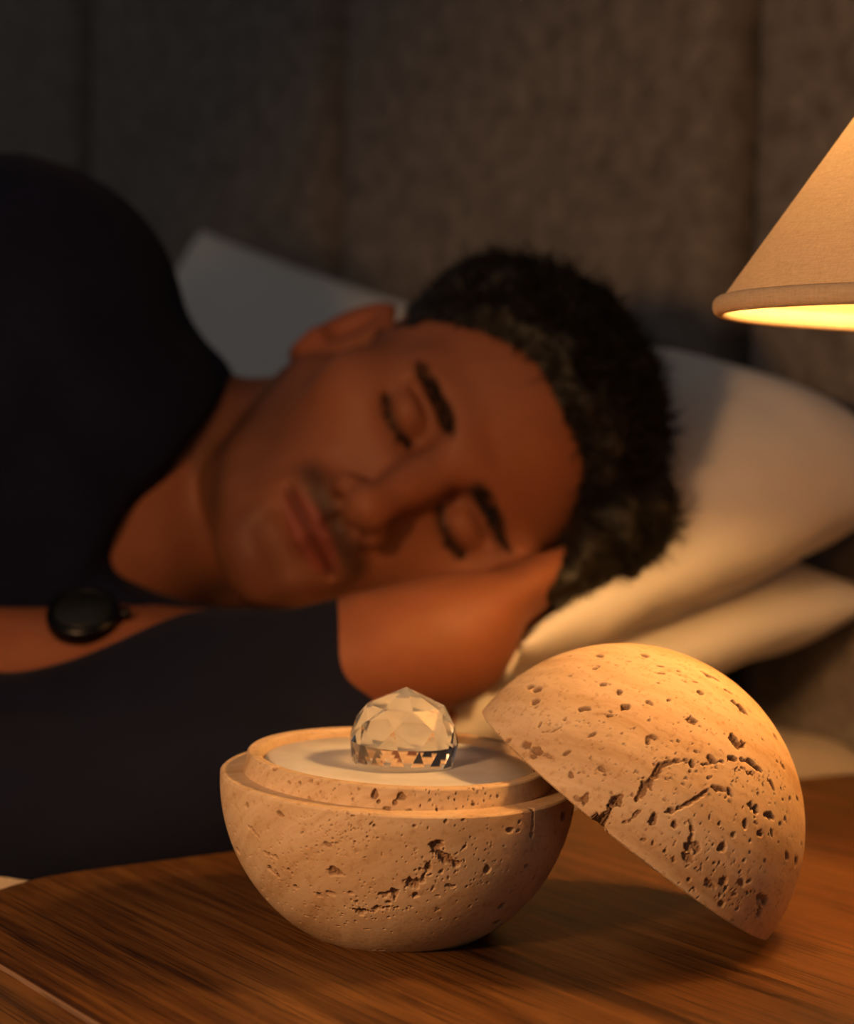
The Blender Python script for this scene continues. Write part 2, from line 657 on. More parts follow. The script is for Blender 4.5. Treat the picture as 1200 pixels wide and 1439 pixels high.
M_SHADE = shade_mat()
SL = 1.47                     # rise per metre of radius
shade_prof = []
for i in range(25):
    f = i / 24
    rr = (LR - 0.002) + (0.026 - LR) * f
    shade_prof.append((rr, LZ + 0.0015 + SL * (LR - rr)))
shade = lathe_obj('shade', shade_prof, M_SHADE, lamp, 160)
rim = [(LR - 0.0026 + 0.0028 * math.cos(a), LZ + 0.0035 + 0.0036 * math.sin(a)) for a in np.linspace(-math.pi, math.pi, 17)]
lathe_obj('rim_binding', rim, M_SHADE, shade, 160)
rt = shade_prof[-1]
lathe_obj('top_ring', [(rt[0] + 0.002 * math.cos(a), rt[1] + 0.002 * math.sin(a)) for a in np.linspace(-math.pi, math.pi, 11)], M_BRASS, shade, 48)
lathe_obj('base', [(0, 0), (0.036, 0), (0.038, 0.004), (0.036, 0.010), (0.022, 0.016), (0.014, 0.030), (0.011, 0.05), (0.010, 0.15), (0.0, 0.152)], M_BRASS, lamp, 48)
lathe_obj('stem', [(0, 0.148), (0.006, 0.148), (0.006, LZ + 0.012), (0.016, LZ + 0.014), (0.016, LZ + 0.036), (0, LZ + 0.038)], M_BRASS, lamp, 32)
bulb_m, nt, b = new_mat('bulb_glow')
b.inputs['Base Color'].default_value = (0.9, 0.8, 0.6, 1)
b.inputs['Emission Color'].default_value = (1.0, 0.54, 0.17, 1)
b.inputs['Emission Strength'].default_value = 235.0
BZ = LZ + 0.052
lathe_obj('bulb', [(0, BZ - 0.022), (0.012, BZ - 0.018)] + [(0.021 * math.cos(a), BZ + 0.004 + 0.021 * math.sin(a)) for a in np.linspace(-0.8, math.pi / 2, 12)], bulb_m, lamp, 32)
for k in range(3):
    a = k * 2 * math.pi / 3 + 0.4
    bm = bmesh.new()
    p0, p1 = Vector((0.016 * math.cos(a), 0.016 * math.sin(a), LZ + 0.03)), Vector((rt[0] * math.cos(a), rt[0] * math.sin(a), rt[1]))
    mid = (p0 + p1) / 2 + Vector((0.03 * math.cos(a), 0.03 * math.sin(a), 0))
    pts = [p0, mid, p1]
    prev = None
    for q in pts:
        ring = [bm.verts.new(q + Vector((0.0012 * math.cos(t) * -math.sin(a), 0.0012 * math.cos(t) * math.cos(a), 0)) + Vector((math.cos(a), math.sin(a), 0)) * 0.0012 * math.sin(t)) for t in np.linspace(0, 2 * math.pi, 7)[:-1]]
        if prev:
            for i in range(6):
                bm.faces.new((prev[i], prev[(i + 1) % 6], ring[(i + 1) % 6], ring[i]))
        prev = ring
    bm_obj('spider_arm', bm, M_BRASS, lamp)


# ================================================================== TRAVERTINE BOWL AND LID
def revolve_dense(prof, nth, front_angle, conc=0.45):
    """prof: (m,2) array of (r,z); returns verts (m,nth,3) grid, dense towards front_angle"""
    t = np.linspace(0, 2 * np.pi, nth, endpoint=False)
    th = front_angle + t - conc * np.sin(t)          # d th/dt = 1 - conc*cos t -> dense at t = 0
    r, z = prof[:, 0][:, None], prof[:, 1][:, None]
    V = np.stack([r * np.cos(th), r * np.sin(th), z + 0 * th[None, :]], -1)
    tang = np.gradient(prof, axis=0)
    tang /= np.linalg.norm(tang, axis=1, keepdims=True) + 1e-12
    nr, nz = tang[:, 1], -tang[:, 0]                 # outward for a profile that climbs the outside
    Nn = np.stack([nr[:, None] * np.cos(th), nr[:, None] * np.sin(th), nz[:, None] + 0 * th[None, :]], -1)
    return V, Nn


def resample(pts, step_fn):
    out = [np.array(pts[0], float)]
    for a, b_, st in step_fn:
        a, b_ = np.array(a, float), np.array(b_, float)
        k = max(1, int(np.ceil(np.linalg.norm(b_ - a) / st)))
        for i in range(1, k + 1):
            out.append(a + (b_ - a) * i / k)
    return np.array(out)


def carve(V, Nn, pits, weight, seed):
    """V (m,n,3) local verts; pits list of (center, axes(3x3 rows), radii(2), depth)"""
    sh = V.shape[:2]
    p = V.reshape(-1, 3)
    nn = Nn.reshape(-1, 3)
    nz1 = fbm(p * 700 + seed, 2)
    nz2 = fbm(p * 1700 + seed + 11, 1)
    nzx = vnoise(p * 420 + seed + 31)
    dep = np.zeros(len(p), np.float32)
    for (c, e1, e2, rx, ry, D) in pits:
        rm = max(rx, ry) * 2.0
        sel = np.where((np.abs(p - c) < rm).all(1))[0]
        if len(sel) == 0:
            continue
        q = p[sel] - c
        a = q @ e1 / rx
        b_ = q @ e2 / ry
        o = (q * q).sum(1) - (q @ e1) ** 2 - (q @ e2) ** 2
        d = np.sqrt(a * a + b_ * b_ + np.maximum(o, 0) / (rm * rm) * 0.5) * (1 + 0.38 * nz1[sel] + 0.22 * nzx[sel]) + 0.10 * nz2[sel]
        f = np.clip((1.05 - d) / 0.42, 0, 1)
        f = f * f * (3 - 2 * f)
        dep[sel] = np.maximum(dep[sel], f * D * (0.85 + 0.35 * nz2[sel]))
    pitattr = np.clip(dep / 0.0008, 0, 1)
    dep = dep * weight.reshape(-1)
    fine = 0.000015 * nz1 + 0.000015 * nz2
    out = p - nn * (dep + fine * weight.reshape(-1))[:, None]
    return out.reshape(*sh, 3), (pitattr * weight.reshape(-1))


def grid_faces(m, n):
    idx = np.arange(m * n).reshape(m, n)
    nx = np.roll(idx, -1, axis=1)
    return np.stack([idx[:-1], nx[:-1], nx[1:], idx[1:]], -1).reshape(-1, 4)


def add_attr(o, name, vals):
    a = o.data.attributes.new(name, 'FLOAT', 'POINT')
    a.data.foreach_set('value', np.ascontiguousarray(vals, dtype=np.float32).ravel())


def hit_sphere(px, py, C, R, clip=None):
    d = ray(px, py)
    d = d / np.linalg.norm(d)
    oc = CAM - C
    b_ = oc @ d
    disc = b_ * b_ - (oc @ oc - R * R)
    if disc < 0:
        return None
    return CAM + d * (-b_ - math.sqrt(disc))


def make_pits(spec, C, R, Mi, zoom, allow=None, dscale=0.8):
    """spec entries (zx, zy, rx, ry, angle deg, depth factor) in zoomed pixels; zoom=(x0,y0,scale)"""
    out = []
    Mi3 = np.array(Mi.to_3x3())
    Mi4 = np.array(Mi)
    right, upv = RC[:, 0], RC[:, 1]
    for s in spec:
        zx, zy, rx = s[0], s[1], s[2]
        ry = s[3] if len(s) > 3 else rx
        ang = math.radians(-(s[4] if len(s) > 4 else 0))
        df = s[5] if len(s) > 5 else 1.0
        px, py = zoom[0] + zx * zoom[2], zoom[1] + zy * zoom[2]
        h = hit_sphere(px, py, C, R)
        if h is None:
            continue
        nrm = (h - C) / np.linalg.norm(h - C)
        e1 = right * math.cos(ang) + upv * math.sin(ang)
        e1 = e1 - nrm * (e1 @ nrm)
        e1 /= np.linalg.norm(e1)
        e2 = np.cross(nrm, e1)
        k = zoom[2] * np.linalg.norm(h - CAM) / F_PX
        lc = Mi4[:3, :3] @ h + Mi4[:3, 3]
        rxm, rym = rx * k, ry * k
        out.append((lc, Mi3 @ e1, Mi3 @ e2, max(rxm * 1.05, 0.0003), max(rym * 1.05, 0.0003), dscale * df * min(rxm, rym) * 1.35 + 0.0003))
    return out


def cracks(lines, rg):
    out = []
    for (pts, r0, r1) in lines:
        for (a, b_) in zip(pts[:-1], pts[1:]):
            a, b_ = np.array(a, float), np.array(b_, float)
            n = max(1, int(np.linalg.norm(b_ - a) / 5.0))
            ang = math.degrees(math.atan2(b_[1] - a[1], b_[0] - a[0]))
            for i in range(n):
                q = a + (b_ - a) * i / n + rg.normal(size=2) * 1.6
                r = r0 + (r1 - r0) * rg.random() ** 1.6
                out.append((q[0], q[1], r * 1.3, r * 0.85, ang + rg.normal() * 20, 1.3))
    return out


def clusters(spec, rg):
    out = []
    for (cx, cy, sx, sy, n, r0, r1) in spec:
        for k in range(n):
            r = 0.85 * (r0 + (r1 - r0) * rg.random() ** 2.8)
            out.append((cx + rg.normal() * sx, cy + rg.normal() * sy, r * (1 + 0.8 * rg.random()), r * (0.6 + 0.4 * rg.random()), rg.random() * 180, 1.1))
    return out


def random_pits(R, n, rg, zmin, zmax, rmax=0.0022):
    out = []
    for k in range(n):
        z = zmin + (zmax - zmin) * rg.random()
        a = rg.random() * 2 * math.pi
        s = math.sqrt(max(0, 1 - z * z))
        nrm = np.array([s * math.cos(a), s * math.sin(a), z])
        e1 = np.cross(nrm, [0.1, 0.3, 1.0])
        e1 /= np.linalg.norm(e1)
        e2 = np.cross(nrm, e1)
        r = 0.0004 + (rmax - 0.0004) * rg.random() ** 5
        out.append((nrm * R, e1, e2, r * (1 + rg.random()), r, 0.8 * r))
    return out


rg = np.random.default_rng(21)
# ---- bowl
BR = 0.0637
BC = P(554, 1090, 0.683)
BH = BC[2] - T                                   # height of the rim plane above the table
base_r = math.sqrt(max(1e-6, BR ** 2 - BH ** 2)) if BH < BR else 0.016
tilt = math.radians(1.6)
Mb = Matrix.Translation((BC[0], BC[1], T)) @ Matrix.Rotation(tilt, 4, 'Y') @ Matrix.Rotation(math.radians(1.3), 4, 'X')
a0 = math.asin(min(1, BH / BR))
arc = [(BR * math.cos(-a), BH + BR * math.sin(-a)) for a in np.linspace(a0, 0.0, 230)]
RH = 0.0078
prof = [(0.0005, arc[0][1]), (arc[0][0] * 0.5, arc[0][1])] + arc[:-1]
prof = np.array(prof)
lip = resample([arc[-1]], [((BR, BH), (BR - 0.0008, BH + 0.0007), 0.0004), ((BR - 0.0008, BH + 0.0007), (0.0552, BH + 0.0006), 0.0004),
                           ((0.0552, BH + 0.0006), (0.0544, BH + RH - 0.0006), 0.00033), ((0.0544, BH + RH - 0.0006), (0.0538, BH + RH), 0.0003),
                           ((0.0538, BH + RH), (0.0506, BH + RH), 0.0005), ((0.0506, BH + RH), (0.0500, BH + RH - 0.0005), 0.0004),
                           ((0.0500, BH + RH - 0.0005), (0.0488, BH + RH - 0.0055), 0.0005), ((0.0488, BH + RH - 0.0055), (0.0005, BH + RH - 0.0055), 0.01)])
prof = np.concatenate([prof, lip])
fa = math.atan2(-BC[1], -BC[0])
V, Nn = revolve_dense(prof, 1000, fa)
zoomB = (280, 940, 0.45)
bowl_spec = [(740, 550, 18, 18), (770, 590, 25, 14, 20), (805, 610, 14, 14), (715, 620, 12, 16), (755, 635, 8), (700, 655, 6),
             (610, 700, 14, 20), (575, 705, 10, 8), (672, 708, 10, 12), (500, 757, 19, 13, -20, 1.5), (555, 745, 9), (590, 730, 10, 8), (375, 705, 10, 8),
             (240, 588, 9), (212, 578, 6), (280, 628, 7), (220, 620, 8), (245, 645, 8), (300, 680, 8), (155, 495, 7), (170, 508, 6), (185, 525, 5), (825, 472, 8, 5),
             (770, 478, 6), (800, 490, 4), (672, 490, 7, 5), (545, 490, 6), (480, 460, 9, 5), (430, 545, 8, 4), (485, 540, 5), (415, 545, 4),
             (525, 525, 4), (1042, 470, 5, 22, 6), (1037, 518, 8, 12), (1046, 425, 5, 14), (1125, 490, 5, 8), (845, 740, 5), (830, 555, 6),
             (755, 780, 4), (835, 680, 5), (795, 680, 6), (620, 745, 6), (690, 625, 6), (1000, 478, 4, 6), (735, 570, 12, 8), (785, 600, 12, 10)]
bowl_clu = [(480, 500, 60, 45, 60, 1.5, 5), (560, 740, 80, 25, 55, 2, 7), (250, 640, 70, 55, 40, 2, 6), (740, 600, 60, 45, 40, 2, 7), (860, 560, 120, 90, 45, 1.5, 4),
            (600, 600, 260, 130, 120, 1.3, 3.2), (330, 560, 90, 70, 40, 1.5, 4), (440, 770, 60, 20, 20, 2, 5)]
Mbi = Mb.inverted()
Cb = np.array(Mb @ Vector((0, 0, BH)))
pits = make_pits(bowl_spec + clusters(bowl_clu, rg) + cracks([
    (((150, 490), (185, 525)), 3, 6), (((205, 575), (245, 592)), 3, 6), (((215, 620), (250, 650)), 4, 7), (((1047, 405), (1043, 470), (1036, 528)), 3, 6),
    (((725, 545), (745, 575), (775, 588), (812, 615)), 6, 12), (((695, 655), (720, 615)), 4, 8), (((570, 705), (610, 695), (612, 722)), 4, 9), (((485, 750), (512, 770)), 5, 10),
    (((545, 750), (600, 740)), 3, 6), (((360, 700), (385, 712)), 4, 8)], rg), Cb, BR, Mbi, zoomB)
# pits on the raised ring: hits on a slightly smaller sphere at the ring's height
ring_spec = [(545, 370, 15, 16), (630, 370, 17, 12), (590, 402, 12, 7), (690, 390, 6), (740, 400, 6), (855, 390, 10, 7, 40), (855, 350, 6, 8), (800, 400, 5), (345, 355, 6, 8),
             (270, 372, 12, 6, -20), (215, 318, 14, 8), (160, 325, 9, 12), (305, 365, 6), (930, 375, 5), (650, 405, 7, 5), (720, 375, 5), (480, 385, 4), (420, 365, 4), (560, 385, 8), (610, 385, 9)]
Mb4 = np.array(Mbi)
for s in ring_spec + [(rg.uniform(150, 980), 0, rg.uniform(2, 5)) for _ in range(50)]:
    px = zoomB[0] + s[0] * zoomB[2]
    # angle of the ring wall under this pixel
    xx = (px - 556) / (F_PX / 0.64)
    if abs(xx) > 0.053:
        xx = math.copysign(0.053, xx)
    yy = -math.sqrt(0.0548 ** 2 - xx * xx)
    zc = BH + (rg.random() * RH if s[1] == 0 else max(0.0, min(RH, RH * (408 - s[1] - 0.0) / 62.0)))
    lc = np.array([xx, yy, zc])
    nr = np.array([xx, yy, 0]) / 0.0548
    e1 = np.array([-nr[1], nr[0], 0.0])
    k = 0.45 * 0.64 / F_PX
    rx, ry = s[2] * k, (s[3] if len(s) > 3 else s[2]) * k
    pits.append((lc, e1, np.array([0, 0, 1.0]), max(rx, 0.0004), max(ry, 0.0004), 0.9 * min(rx, ry) + 0.0002))
pits += random_pits(BR, 260, rg, -0.9, -0.02)
pits = [(p[0] + np.array([0, 0, 0.0]), *p[1:]) for p in pits]
wgt = np.ones(V.shape[:2], np.float32)
wgt[:3] = 0
wgt[-2:] = 0
pit_b = []
for p in pits[-260:]:
    pit_b.append((p[0] + np.array([0, 0, BH]), *p[1:]))
pits = pits[:-260] + pit_b
Vc, pa = carve(V, Nn, pits, wgt, 3.0)
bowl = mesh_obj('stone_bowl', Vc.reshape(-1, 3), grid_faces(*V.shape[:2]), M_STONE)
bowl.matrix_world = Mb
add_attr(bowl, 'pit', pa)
tag(bowl, 'round pitted beige travertine bowl with a raised inner ring, on the nightstand', 'bowl')
PZ = BH + RH - 0.0028
pl = lathe_obj('white_plate', [(0, PZ - 0.0034), (0.0478, PZ - 0.0034), (0.0484, PZ - 0.001), (0.0480, PZ), (0.034, PZ - 0.0001), (0.0225, PZ - 0.0002), (0.0195, PZ - 0.0006), (0, PZ - 0.0006)], M_WHITE, bowl, 96)
tag(pl, 'smooth white plate set into the bowl')

# ---- crystal
CR = 0.0198
glass, nt, b = new_mat('clear_crystal')
b.inputs['Base Color'].default_value = (1.0, 0.985, 0.96, 1)
b.inputs['Roughness'].default_value = 0.0
b.inputs['IOR'].default_value = 1.56
b.inputs['Transmission Weight'].default_value = 1.0
bm = bmesh.new()
bm.verts.new((0, 0, CR * 1.02))
for (lat, n, off) in ((44, 8, 0.0), (22, 8, 0.5), (2, 16, 0.25), (-22, 16, 0.75)):
    for i in range(n):
        a = 2 * math.pi * (i + off) / n + 0.2
        la = math.radians(lat)
        bm.verts.new((CR * math.cos(la) * math.cos(a), CR * math.cos(la) * math.sin(a), CR * math.sin(la)))
bmesh.ops.convex_hull(bm, input=list(bm.verts))
bmesh.ops.dissolve_limit(bm, angle_limit=0.01, verts=list(bm.verts), edges=list(bm.edges))
lowz = CR * math.sin(math.radians(-22))
cry = bm_obj('crystal', bm, glass, None, False)
for v in cry.data.vertices:
    v.co.z -= lowz
cry.matrix_world = Mb @ Matrix.Translation((0.0012, 0.004, PZ - 0.0007))
tag(cry, 'clear faceted crystal dome on the white plate of the stone bowl', 'crystal')

# ---- lid
LRd = 0.0650
low = ground(1072, 1308)
axis = np.array([0.592, 0.012, 0.806])
axis /= np.linalg.norm(axis)
down = np.array([0, 0, -1.0]) - axis * (-axis[2])
down /= np.linalg.norm(down)
LC = low - down * LRd
zx = Vector(axis.tolist())
xx = Vector(down.tolist())
yy = zx.cross(xx)
Ml = Matrix((xx, yy, zx)).transposed().to_4x4()
Ml.translation = Vector(LC.tolist()) + Vector((0, 0, 0.0002))
Mli = Ml.inverted()
camL = Mli @ Vector(CAM.tolist())
fa = math.atan2(camL.y, camL.x)
arcA = [(LRd * math.cos(a), LRd * math.sin(a)) for a in np.linspace(0.004, math.pi / 2 - 0.01, 255)]
inner = [(0.0555 * math.cos(a), 0.0555 * math.sin(a)) for a in np.linspace(0.14, math.pi / 2 - 0.01, 24)]
lp = resample([(0.0555 * math.cos(0.14), 0.0555 * math.sin(0.14))], [((0.0555 * math.cos(0.14), 0.0555 * math.sin(0.14)), (0.0565, 0.0075), 0.001),
              ((0.0565, 0.0075), (0.0565, 0.0), 0.001), ((0.0565, 0.0), (LRd - 0.0006, 0.0), 0.0005), ((LRd - 0.0006, 0.0), (LRd, 0.0003), 0.0003)])
prof = np.concatenate([np.array(inner[::-1]), lp[1:], np.array(arcA)])
V, Nn = revolve_dense(prof, 1000, fa)
zoomL = (660, 890, 0.45)
lid_spec = [(357, 235, 22, 10), (483, 230, 15, 11, 0, 1.5), (435, 258, 12, 6), (415, 160, 13, 8), (467, 182, 8, 10), (623, 208, 8, 6), (722, 186, 10, 9), (597, 103, 14, 4),
            (597, 125, 14, 5), (653, 118, 7, 4), (705, 152, 10, 5), (675, 152, 6, 3), (805, 180, 14, 7, 20), (845, 232, 30, 14, 45), (750, 132, 28, 8, 30), (185, 347, 9, 8), (200, 355, 9, 4, 20),
            (380, 318, 18, 6, -30), (305, 372, 18, 6, -25), (555, 335, 7, 14, 20), (208, 230, 8, 4), (218, 285, 5, 14, 25), (270, 300, 20, 4, -25), (295, 270, 6),
            (315, 440, 8, 12), (360, 518, 16, 11, -20), (540, 495, 11, 20, 20), (530, 505, 9, 10), (560, 470, 12, 15), (580, 440, 12, 18, 25), (600, 412, 16, 11), (590, 428, 14, 12), (625, 405, 12, 7), (650, 400, 10, 6),
            (675, 395, 8, 5), (695, 408, 10, 9), (740, 408, 10, 5), (765, 405, 9, 4), (785, 400, 8, 5), (820, 390, 22, 9, 0, 1.3), (885, 410, 31, 12, 25), (910, 430, 10, 8), (945, 475, 8, 20, -25),
            (525, 560, 16, 6, -30), (500, 585, 10, 6, -40), (455, 520, 18, 18, 0, 1.3), (630, 555, 16, 12), (655, 545, 14, 8), (680, 530, 14, 8, -30), (705, 515, 12, 8, -20),
            (735, 495, 14, 7, -25), (770, 485, 12, 7, 20), (790, 488, 12, 8), (810, 495, 10, 14), (745, 452, 9, 5), (575, 582, 13, 19, 0, 1.4), (640, 597, 11, 14), (680, 668, 13, 16, 0, 1.3),
            (690, 640, 10, 10), (695, 610, 9, 10), (787, 665, 13, 18, 30, 1.2), (780, 595, 6, 8), (722, 595, 4), (750, 575, 4, 8), (893, 552, 13, 18, 0, 1.5), (880, 535, 6, 12, -20), (935, 570, 16, 12),
            (903, 625, 12, 10), (943, 625, 4, 14, -15), (1000, 515, 8, 8), (978, 520, 6), (985, 580, 7, 8), (970, 595, 6), (573, 655, 5, 10), (545, 645, 12, 5), (610, 680, 8, 8), (638, 710, 6),
            (685, 770, 8), (800, 795, 8, 8), (868, 810, 8, 10), (905, 825, 10, 14), (905, 870, 11, 20), (870, 775, 10, 6), (845, 745, 6), (835, 860, 8, 6), (780, 820, 4, 8), (760, 660, 5), (705, 370, 10, 4, 30),
            (560, 270, 4), (690, 260, 4, 10), (588, 155, 5, 4), (440, 245, 4), (545, 72, 12, 4), (495, 88, 12, 3), (600, 68, 8, 3), (850, 420, 8, 4), (870, 440, 8, 5), (900, 500, 5), (830, 430, 7, 4)]
lid_clu = [(800, 780, 90, 60, 75, 2, 6), (760, 640, 110, 50, 40, 1.6, 5), (620, 430, 130, 40, 45, 2, 6), (300, 300, 110, 70, 35, 1.6, 5), (650, 130, 90, 40, 20, 1.6, 4.5),
           (950, 520, 40, 60, 25, 2, 6), (900, 440, 60, 30, 25, 2, 6), (430, 500, 60, 50, 25, 2, 6), (600, 300, 220, 120, 70, 1.3, 3), (860, 860, 50, 40, 25, 2, 6), (650, 480, 90, 60, 25, 1.5, 5)]
pits = make_pits(lid_spec + clusters(lid_clu, rg) + cracks([
    (((520, 520), (535, 497), (552, 474), (572, 450), (590, 424), (612, 408), (650, 399)), 5, 11),
    (((650, 399), (690, 404)), 2, 5), (((725, 410), (790, 402)), 2, 6), (((850, 395), (885, 405), (912, 432)), 5, 10), (((930, 455), (950, 490)), 3, 6),
    (((616, 558), (645, 552), (668, 540), (692, 525), (716, 510), (745, 492)), 4, 8), (((760, 480), (785, 488), (810, 494), (816, 508)), 4, 8),
    (((480, 592), (505, 578), (532, 554)), 3, 6), (((872, 534), (893, 560)), 4, 9), (((918, 562), (950, 580)), 4, 9), (((440, 545), (455, 515), (475, 505)), 5, 10),
    (((820, 425), (860, 428), (900, 452)), 1.5, 4), (((345, 520), (372, 500)), 4, 8), (((900, 820), (908, 880)), 4, 8), (((690, 600), (696, 640), (680, 680)), 3, 8)], rg), np.array(Ml.translation), LRd, Mli, zoomL)
# the chip broken out of the rim
chip = hit_sphere(zoomL[0] + 428 * .45, zoomL[1] + 560 * .45, np.array(Ml.translation), LRd)
if chip is not None:
    lc = np.array(Mli @ Vector(chip.tolist()))
    lc[2] = 0.0
    e1 = np.cross([0, 0, 1.0], lc / np.linalg.norm(lc))
    pits.append((lc, e1, np.array([0, 0, 1.0]), 0.0028, 0.0058, 0.0062))
pits += random_pits(LRd, 260, rg, 0.02, 0.95)
wgt = np.ones(V.shape[:2], np.float32)
ni = len(inner)
wgt[:ni + 12] = 0
Vc, pa = carve(V, Nn, pits, wgt, 9.0)
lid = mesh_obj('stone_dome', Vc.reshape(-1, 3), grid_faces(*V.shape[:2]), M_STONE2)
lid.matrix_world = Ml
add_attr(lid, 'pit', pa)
tag(lid, 'domed pitted travertine lid with a chipped rim, leaning on the stone bowl', 'stone dome')


# ================================================================== PERSON
class Field:
    def __init__(self, xs, ys, zs):
        self.ax = [np.asarray(a, np.float32) for a in (xs, ys, zs)]
        self.F = np.full(tuple(len(a) for a in self.ax), 0.5, np.float32)

    def box(self, lo, hi):
        sl = []
        for a, l, h in zip(self.ax, lo, hi):
            i0 = max(0, int(np.searchsorted(a, l)) - 1)
            i1 = min(len(a), int(np.searchsorted(a, h)) + 2)
            if i1 - i0 < 1:
                return None, None
            sl.append(slice(i0, i1))
        sl = tuple(sl)
        G = np.stack(np.meshgrid(*[a[s] for a, s in zip(self.ax, sl)], indexing='ij'), -1)
        return sl, G

    def put(self, fn, lo, hi, k=0.01, op='union', margin=None):
        m = (k + 0.02) if margin is None else margin
        sl, G = self.box(np.array(lo) - m, np.array(hi) + m)
        if sl is None:
            return
        d = fn(G).astype(np.float32)
        f = self.F[sl]
        if op == 'union':
            h = np.clip(0.5 + 0.5 * (f - d) / k, 0, 1)
            self.F[sl] = f * (1 - h) + d * h - k * h * (1 - h)
        else:
            d = -d
            h = np.clip(0.5 - 0.5 * (f - d) / k, 0, 1)
            self.F[sl] = f * (1 - h) + d * h + k * h * (1 - h)

    def cone(self, a, b_, ra, rb, k=0.01, op='union'):
        a, b_ = np.array(a, float), np.array(b_, float)
        ab = b_ - a
        L2 = ab @ ab

        def fn(G):
            t = np.clip(((G - a) @ ab) / L2, 0, 1)
            q = G - (a + t[..., None] * ab)
            return np.sqrt((q * q).sum(-1)) - (ra + (rb - ra) * t)
        lo = np.minimum(a - ra, b_ - rb)
        hi = np.maximum(a + ra, b_ + rb)
        self.put(fn, lo, hi, k, op)

    def ell(self, c, R, rad, k=0.01, op='union'):
        """R: 3x3 rows = local axes in world"""
        c, rad = np.array(c, float), np.array(rad, float)
        R = np.array(R, float)

        def fn(G):
            q = (G - c) @ R.T
            k0 = np.sqrt(((q / rad) ** 2).sum(-1))
            k1 = np.sqrt(((q / rad ** 2) ** 2).sum(-1)) + 1e-9
            return np.where(k0 < 0.05, -rad.min(), k0 * (k0 - 1) / k1)
        ext = np.sqrt(((R.T * rad) ** 2).sum(1))
        self.put(fn, c - ext, c + ext, k, op)

    def mesh(self, smooth=1):
        F = self.F
        xs, ys, zs = self.ax
        s = F < 0
        c = np.zeros(tuple(n - 1 for n in F.shape), np.uint8)
        for dx in (0, 1):
            for dy in (0, 1):
                for dz in (0, 1):
                    c += s[dx:F.shape[0] - 1 + dx, dy:F.shape[1] - 1 + dy, dz:F.shape[2] - 1 + dz]
        act = np.argwhere((c > 0) & (c < 8))
        vid = np.full(c.shape, -1, np.int32)
        vid[act[:, 0], act[:, 1], act[:, 2]] = np.arange(len(act))
        corners = np.array([(x, y, z) for x in (0, 1) for y in (0, 1) for z in (0, 1)])
        cv = np.stack([F[act[:, 0] + o[0], act[:, 1] + o[1], act[:, 2] + o[2]] for o in corners], 1)
        cp = np.stack([np.stack([xs[act[:, 0] + o[0]], ys[act[:, 1] + o[1]], zs[act[:, 2] + o[2]]], -1) for o in corners], 1)
        acc = np.zeros((len(act), 3))
        cnt = np.zeros(len(act))
        for i in range(8):
            for j in range(i + 1, 8):
                if np.abs(corners[i] - corners[j]).sum() == 1:
                    a, b_ = cv[:, i], cv[:, j]
                    m = (a < 0) != (b_ < 0)
                    t = np.where(m, a / np.where(m, a - b_, 1), 0)
                    acc += np.where(m[:, None], cp[:, i] + t[:, None] * (cp[:, j] - cp[:, i]), 0)
                    cnt += m
        verts = acc / cnt[:, None]
        faces = []
        for ax in range(3):
            o1, o2 = [(1, 2), (2, 0), (0, 1)][ax]
            d = np.diff(s.astype(np.int8), axis=ax)
            ii = np.argwhere(d != 0)
            ok = np.ones(len(ii), bool)
            for o in (o1, o2):
                ok &= (ii[:, o] > 0) & (ii[:, o] < F.shape[o] - 1)
            ii = ii[ok]
            sg = d[ii[:, 0], ii[:, 1], ii[:, 2]]
            e1 = np.zeros(3, int); e1[o1] = 1
            e2 = np.zeros(3, int); e2[o2] = 1
            q = [vid[tuple((ii - a * e1 - b_ * e2).T)] for a, b_ in ((1, 1), (0, 1), (0, 0), (1, 0))]
            q = np.stack(q, 1)
            q[sg > 0] = q[sg > 0][:, ::-1]
            faces.append(q)
        faces = np.concatenate(faces)
        faces = faces[(faces >= 0).all(1)]
        for _ in range(smooth):
            e = np.concatenate([faces[:, [0, 1]], faces[:, [1, 2]], faces[:, [2, 3]], faces[:, [3, 0]]])
            sm = np.zeros_like(verts)
            ct = np.zeros(len(verts))
            np.add.at(sm, e[:, 0], verts[e[:, 1]])
            np.add.at(sm, e[:, 1], verts[e[:, 0]])
            np.add.at(ct, e[:, 0], 1)
            np.add.at(ct, e[:, 1], 1)
            verts = 0.5 * verts + 0.5 * sm / np.maximum(ct, 1)[:, None]
        return verts, faces


def axis_pts(segs):
    """segs: list of (start, end, step)"""
    out = []
    for (a, b_, st) in segs:
        k = max(1, int(round((b_ - a) / st)))
        out += list(np.linspace(a, b_, k, endpoint=False))
    out.append(segs[-1][1])
    return np.array(out)


# --- head frame: u = his right, v = up to the crown, w = out of the face
va = math.radians(27.0)
yaw = math.radians(3.0)
v_ = np.array([math.cos(va), 0, math.sin(va)])
u0 = np.array([-math.sin(va), 0, math.cos(va)])
w0 = np.array([0, -1.0, 0])
w_ = math.cos(yaw) * w0 - math.sin(yaw) * u0
u_ = math.cos(yaw) * u0 + math.sin(yaw) * w0
HR = np.stack([u_, v_, w_])                       # rows
HC = P(617, 660, 0.948) - w_ * 0.085              # origin: eye level, between the ears


def H(u, v, w):
    return HC + u_ * u * 1e-3 + v_ * v * 1e-3 + w_ * w * 1e-3


def mm(*a):
    return np.array(a) * 1e-3


xs = axis_pts([(-0.62, -0.16, 0.008), (-0.16, 0.155, 0.0018), (0.155, 0.20, 0.006)])
ys = axis_pts([(0.76, 0.86, 0.005), (0.86, 1.00, 0.0018), (1.00, 1.18, 0.004)])
zs = axis_pts([(T - 0.04, T + 0.02, 0.005), (T + 0.02, T + 0.285, 0.0018), (T + 0.285, T + 0.36, 0.006)])
fb = Field(xs, ys, zs)
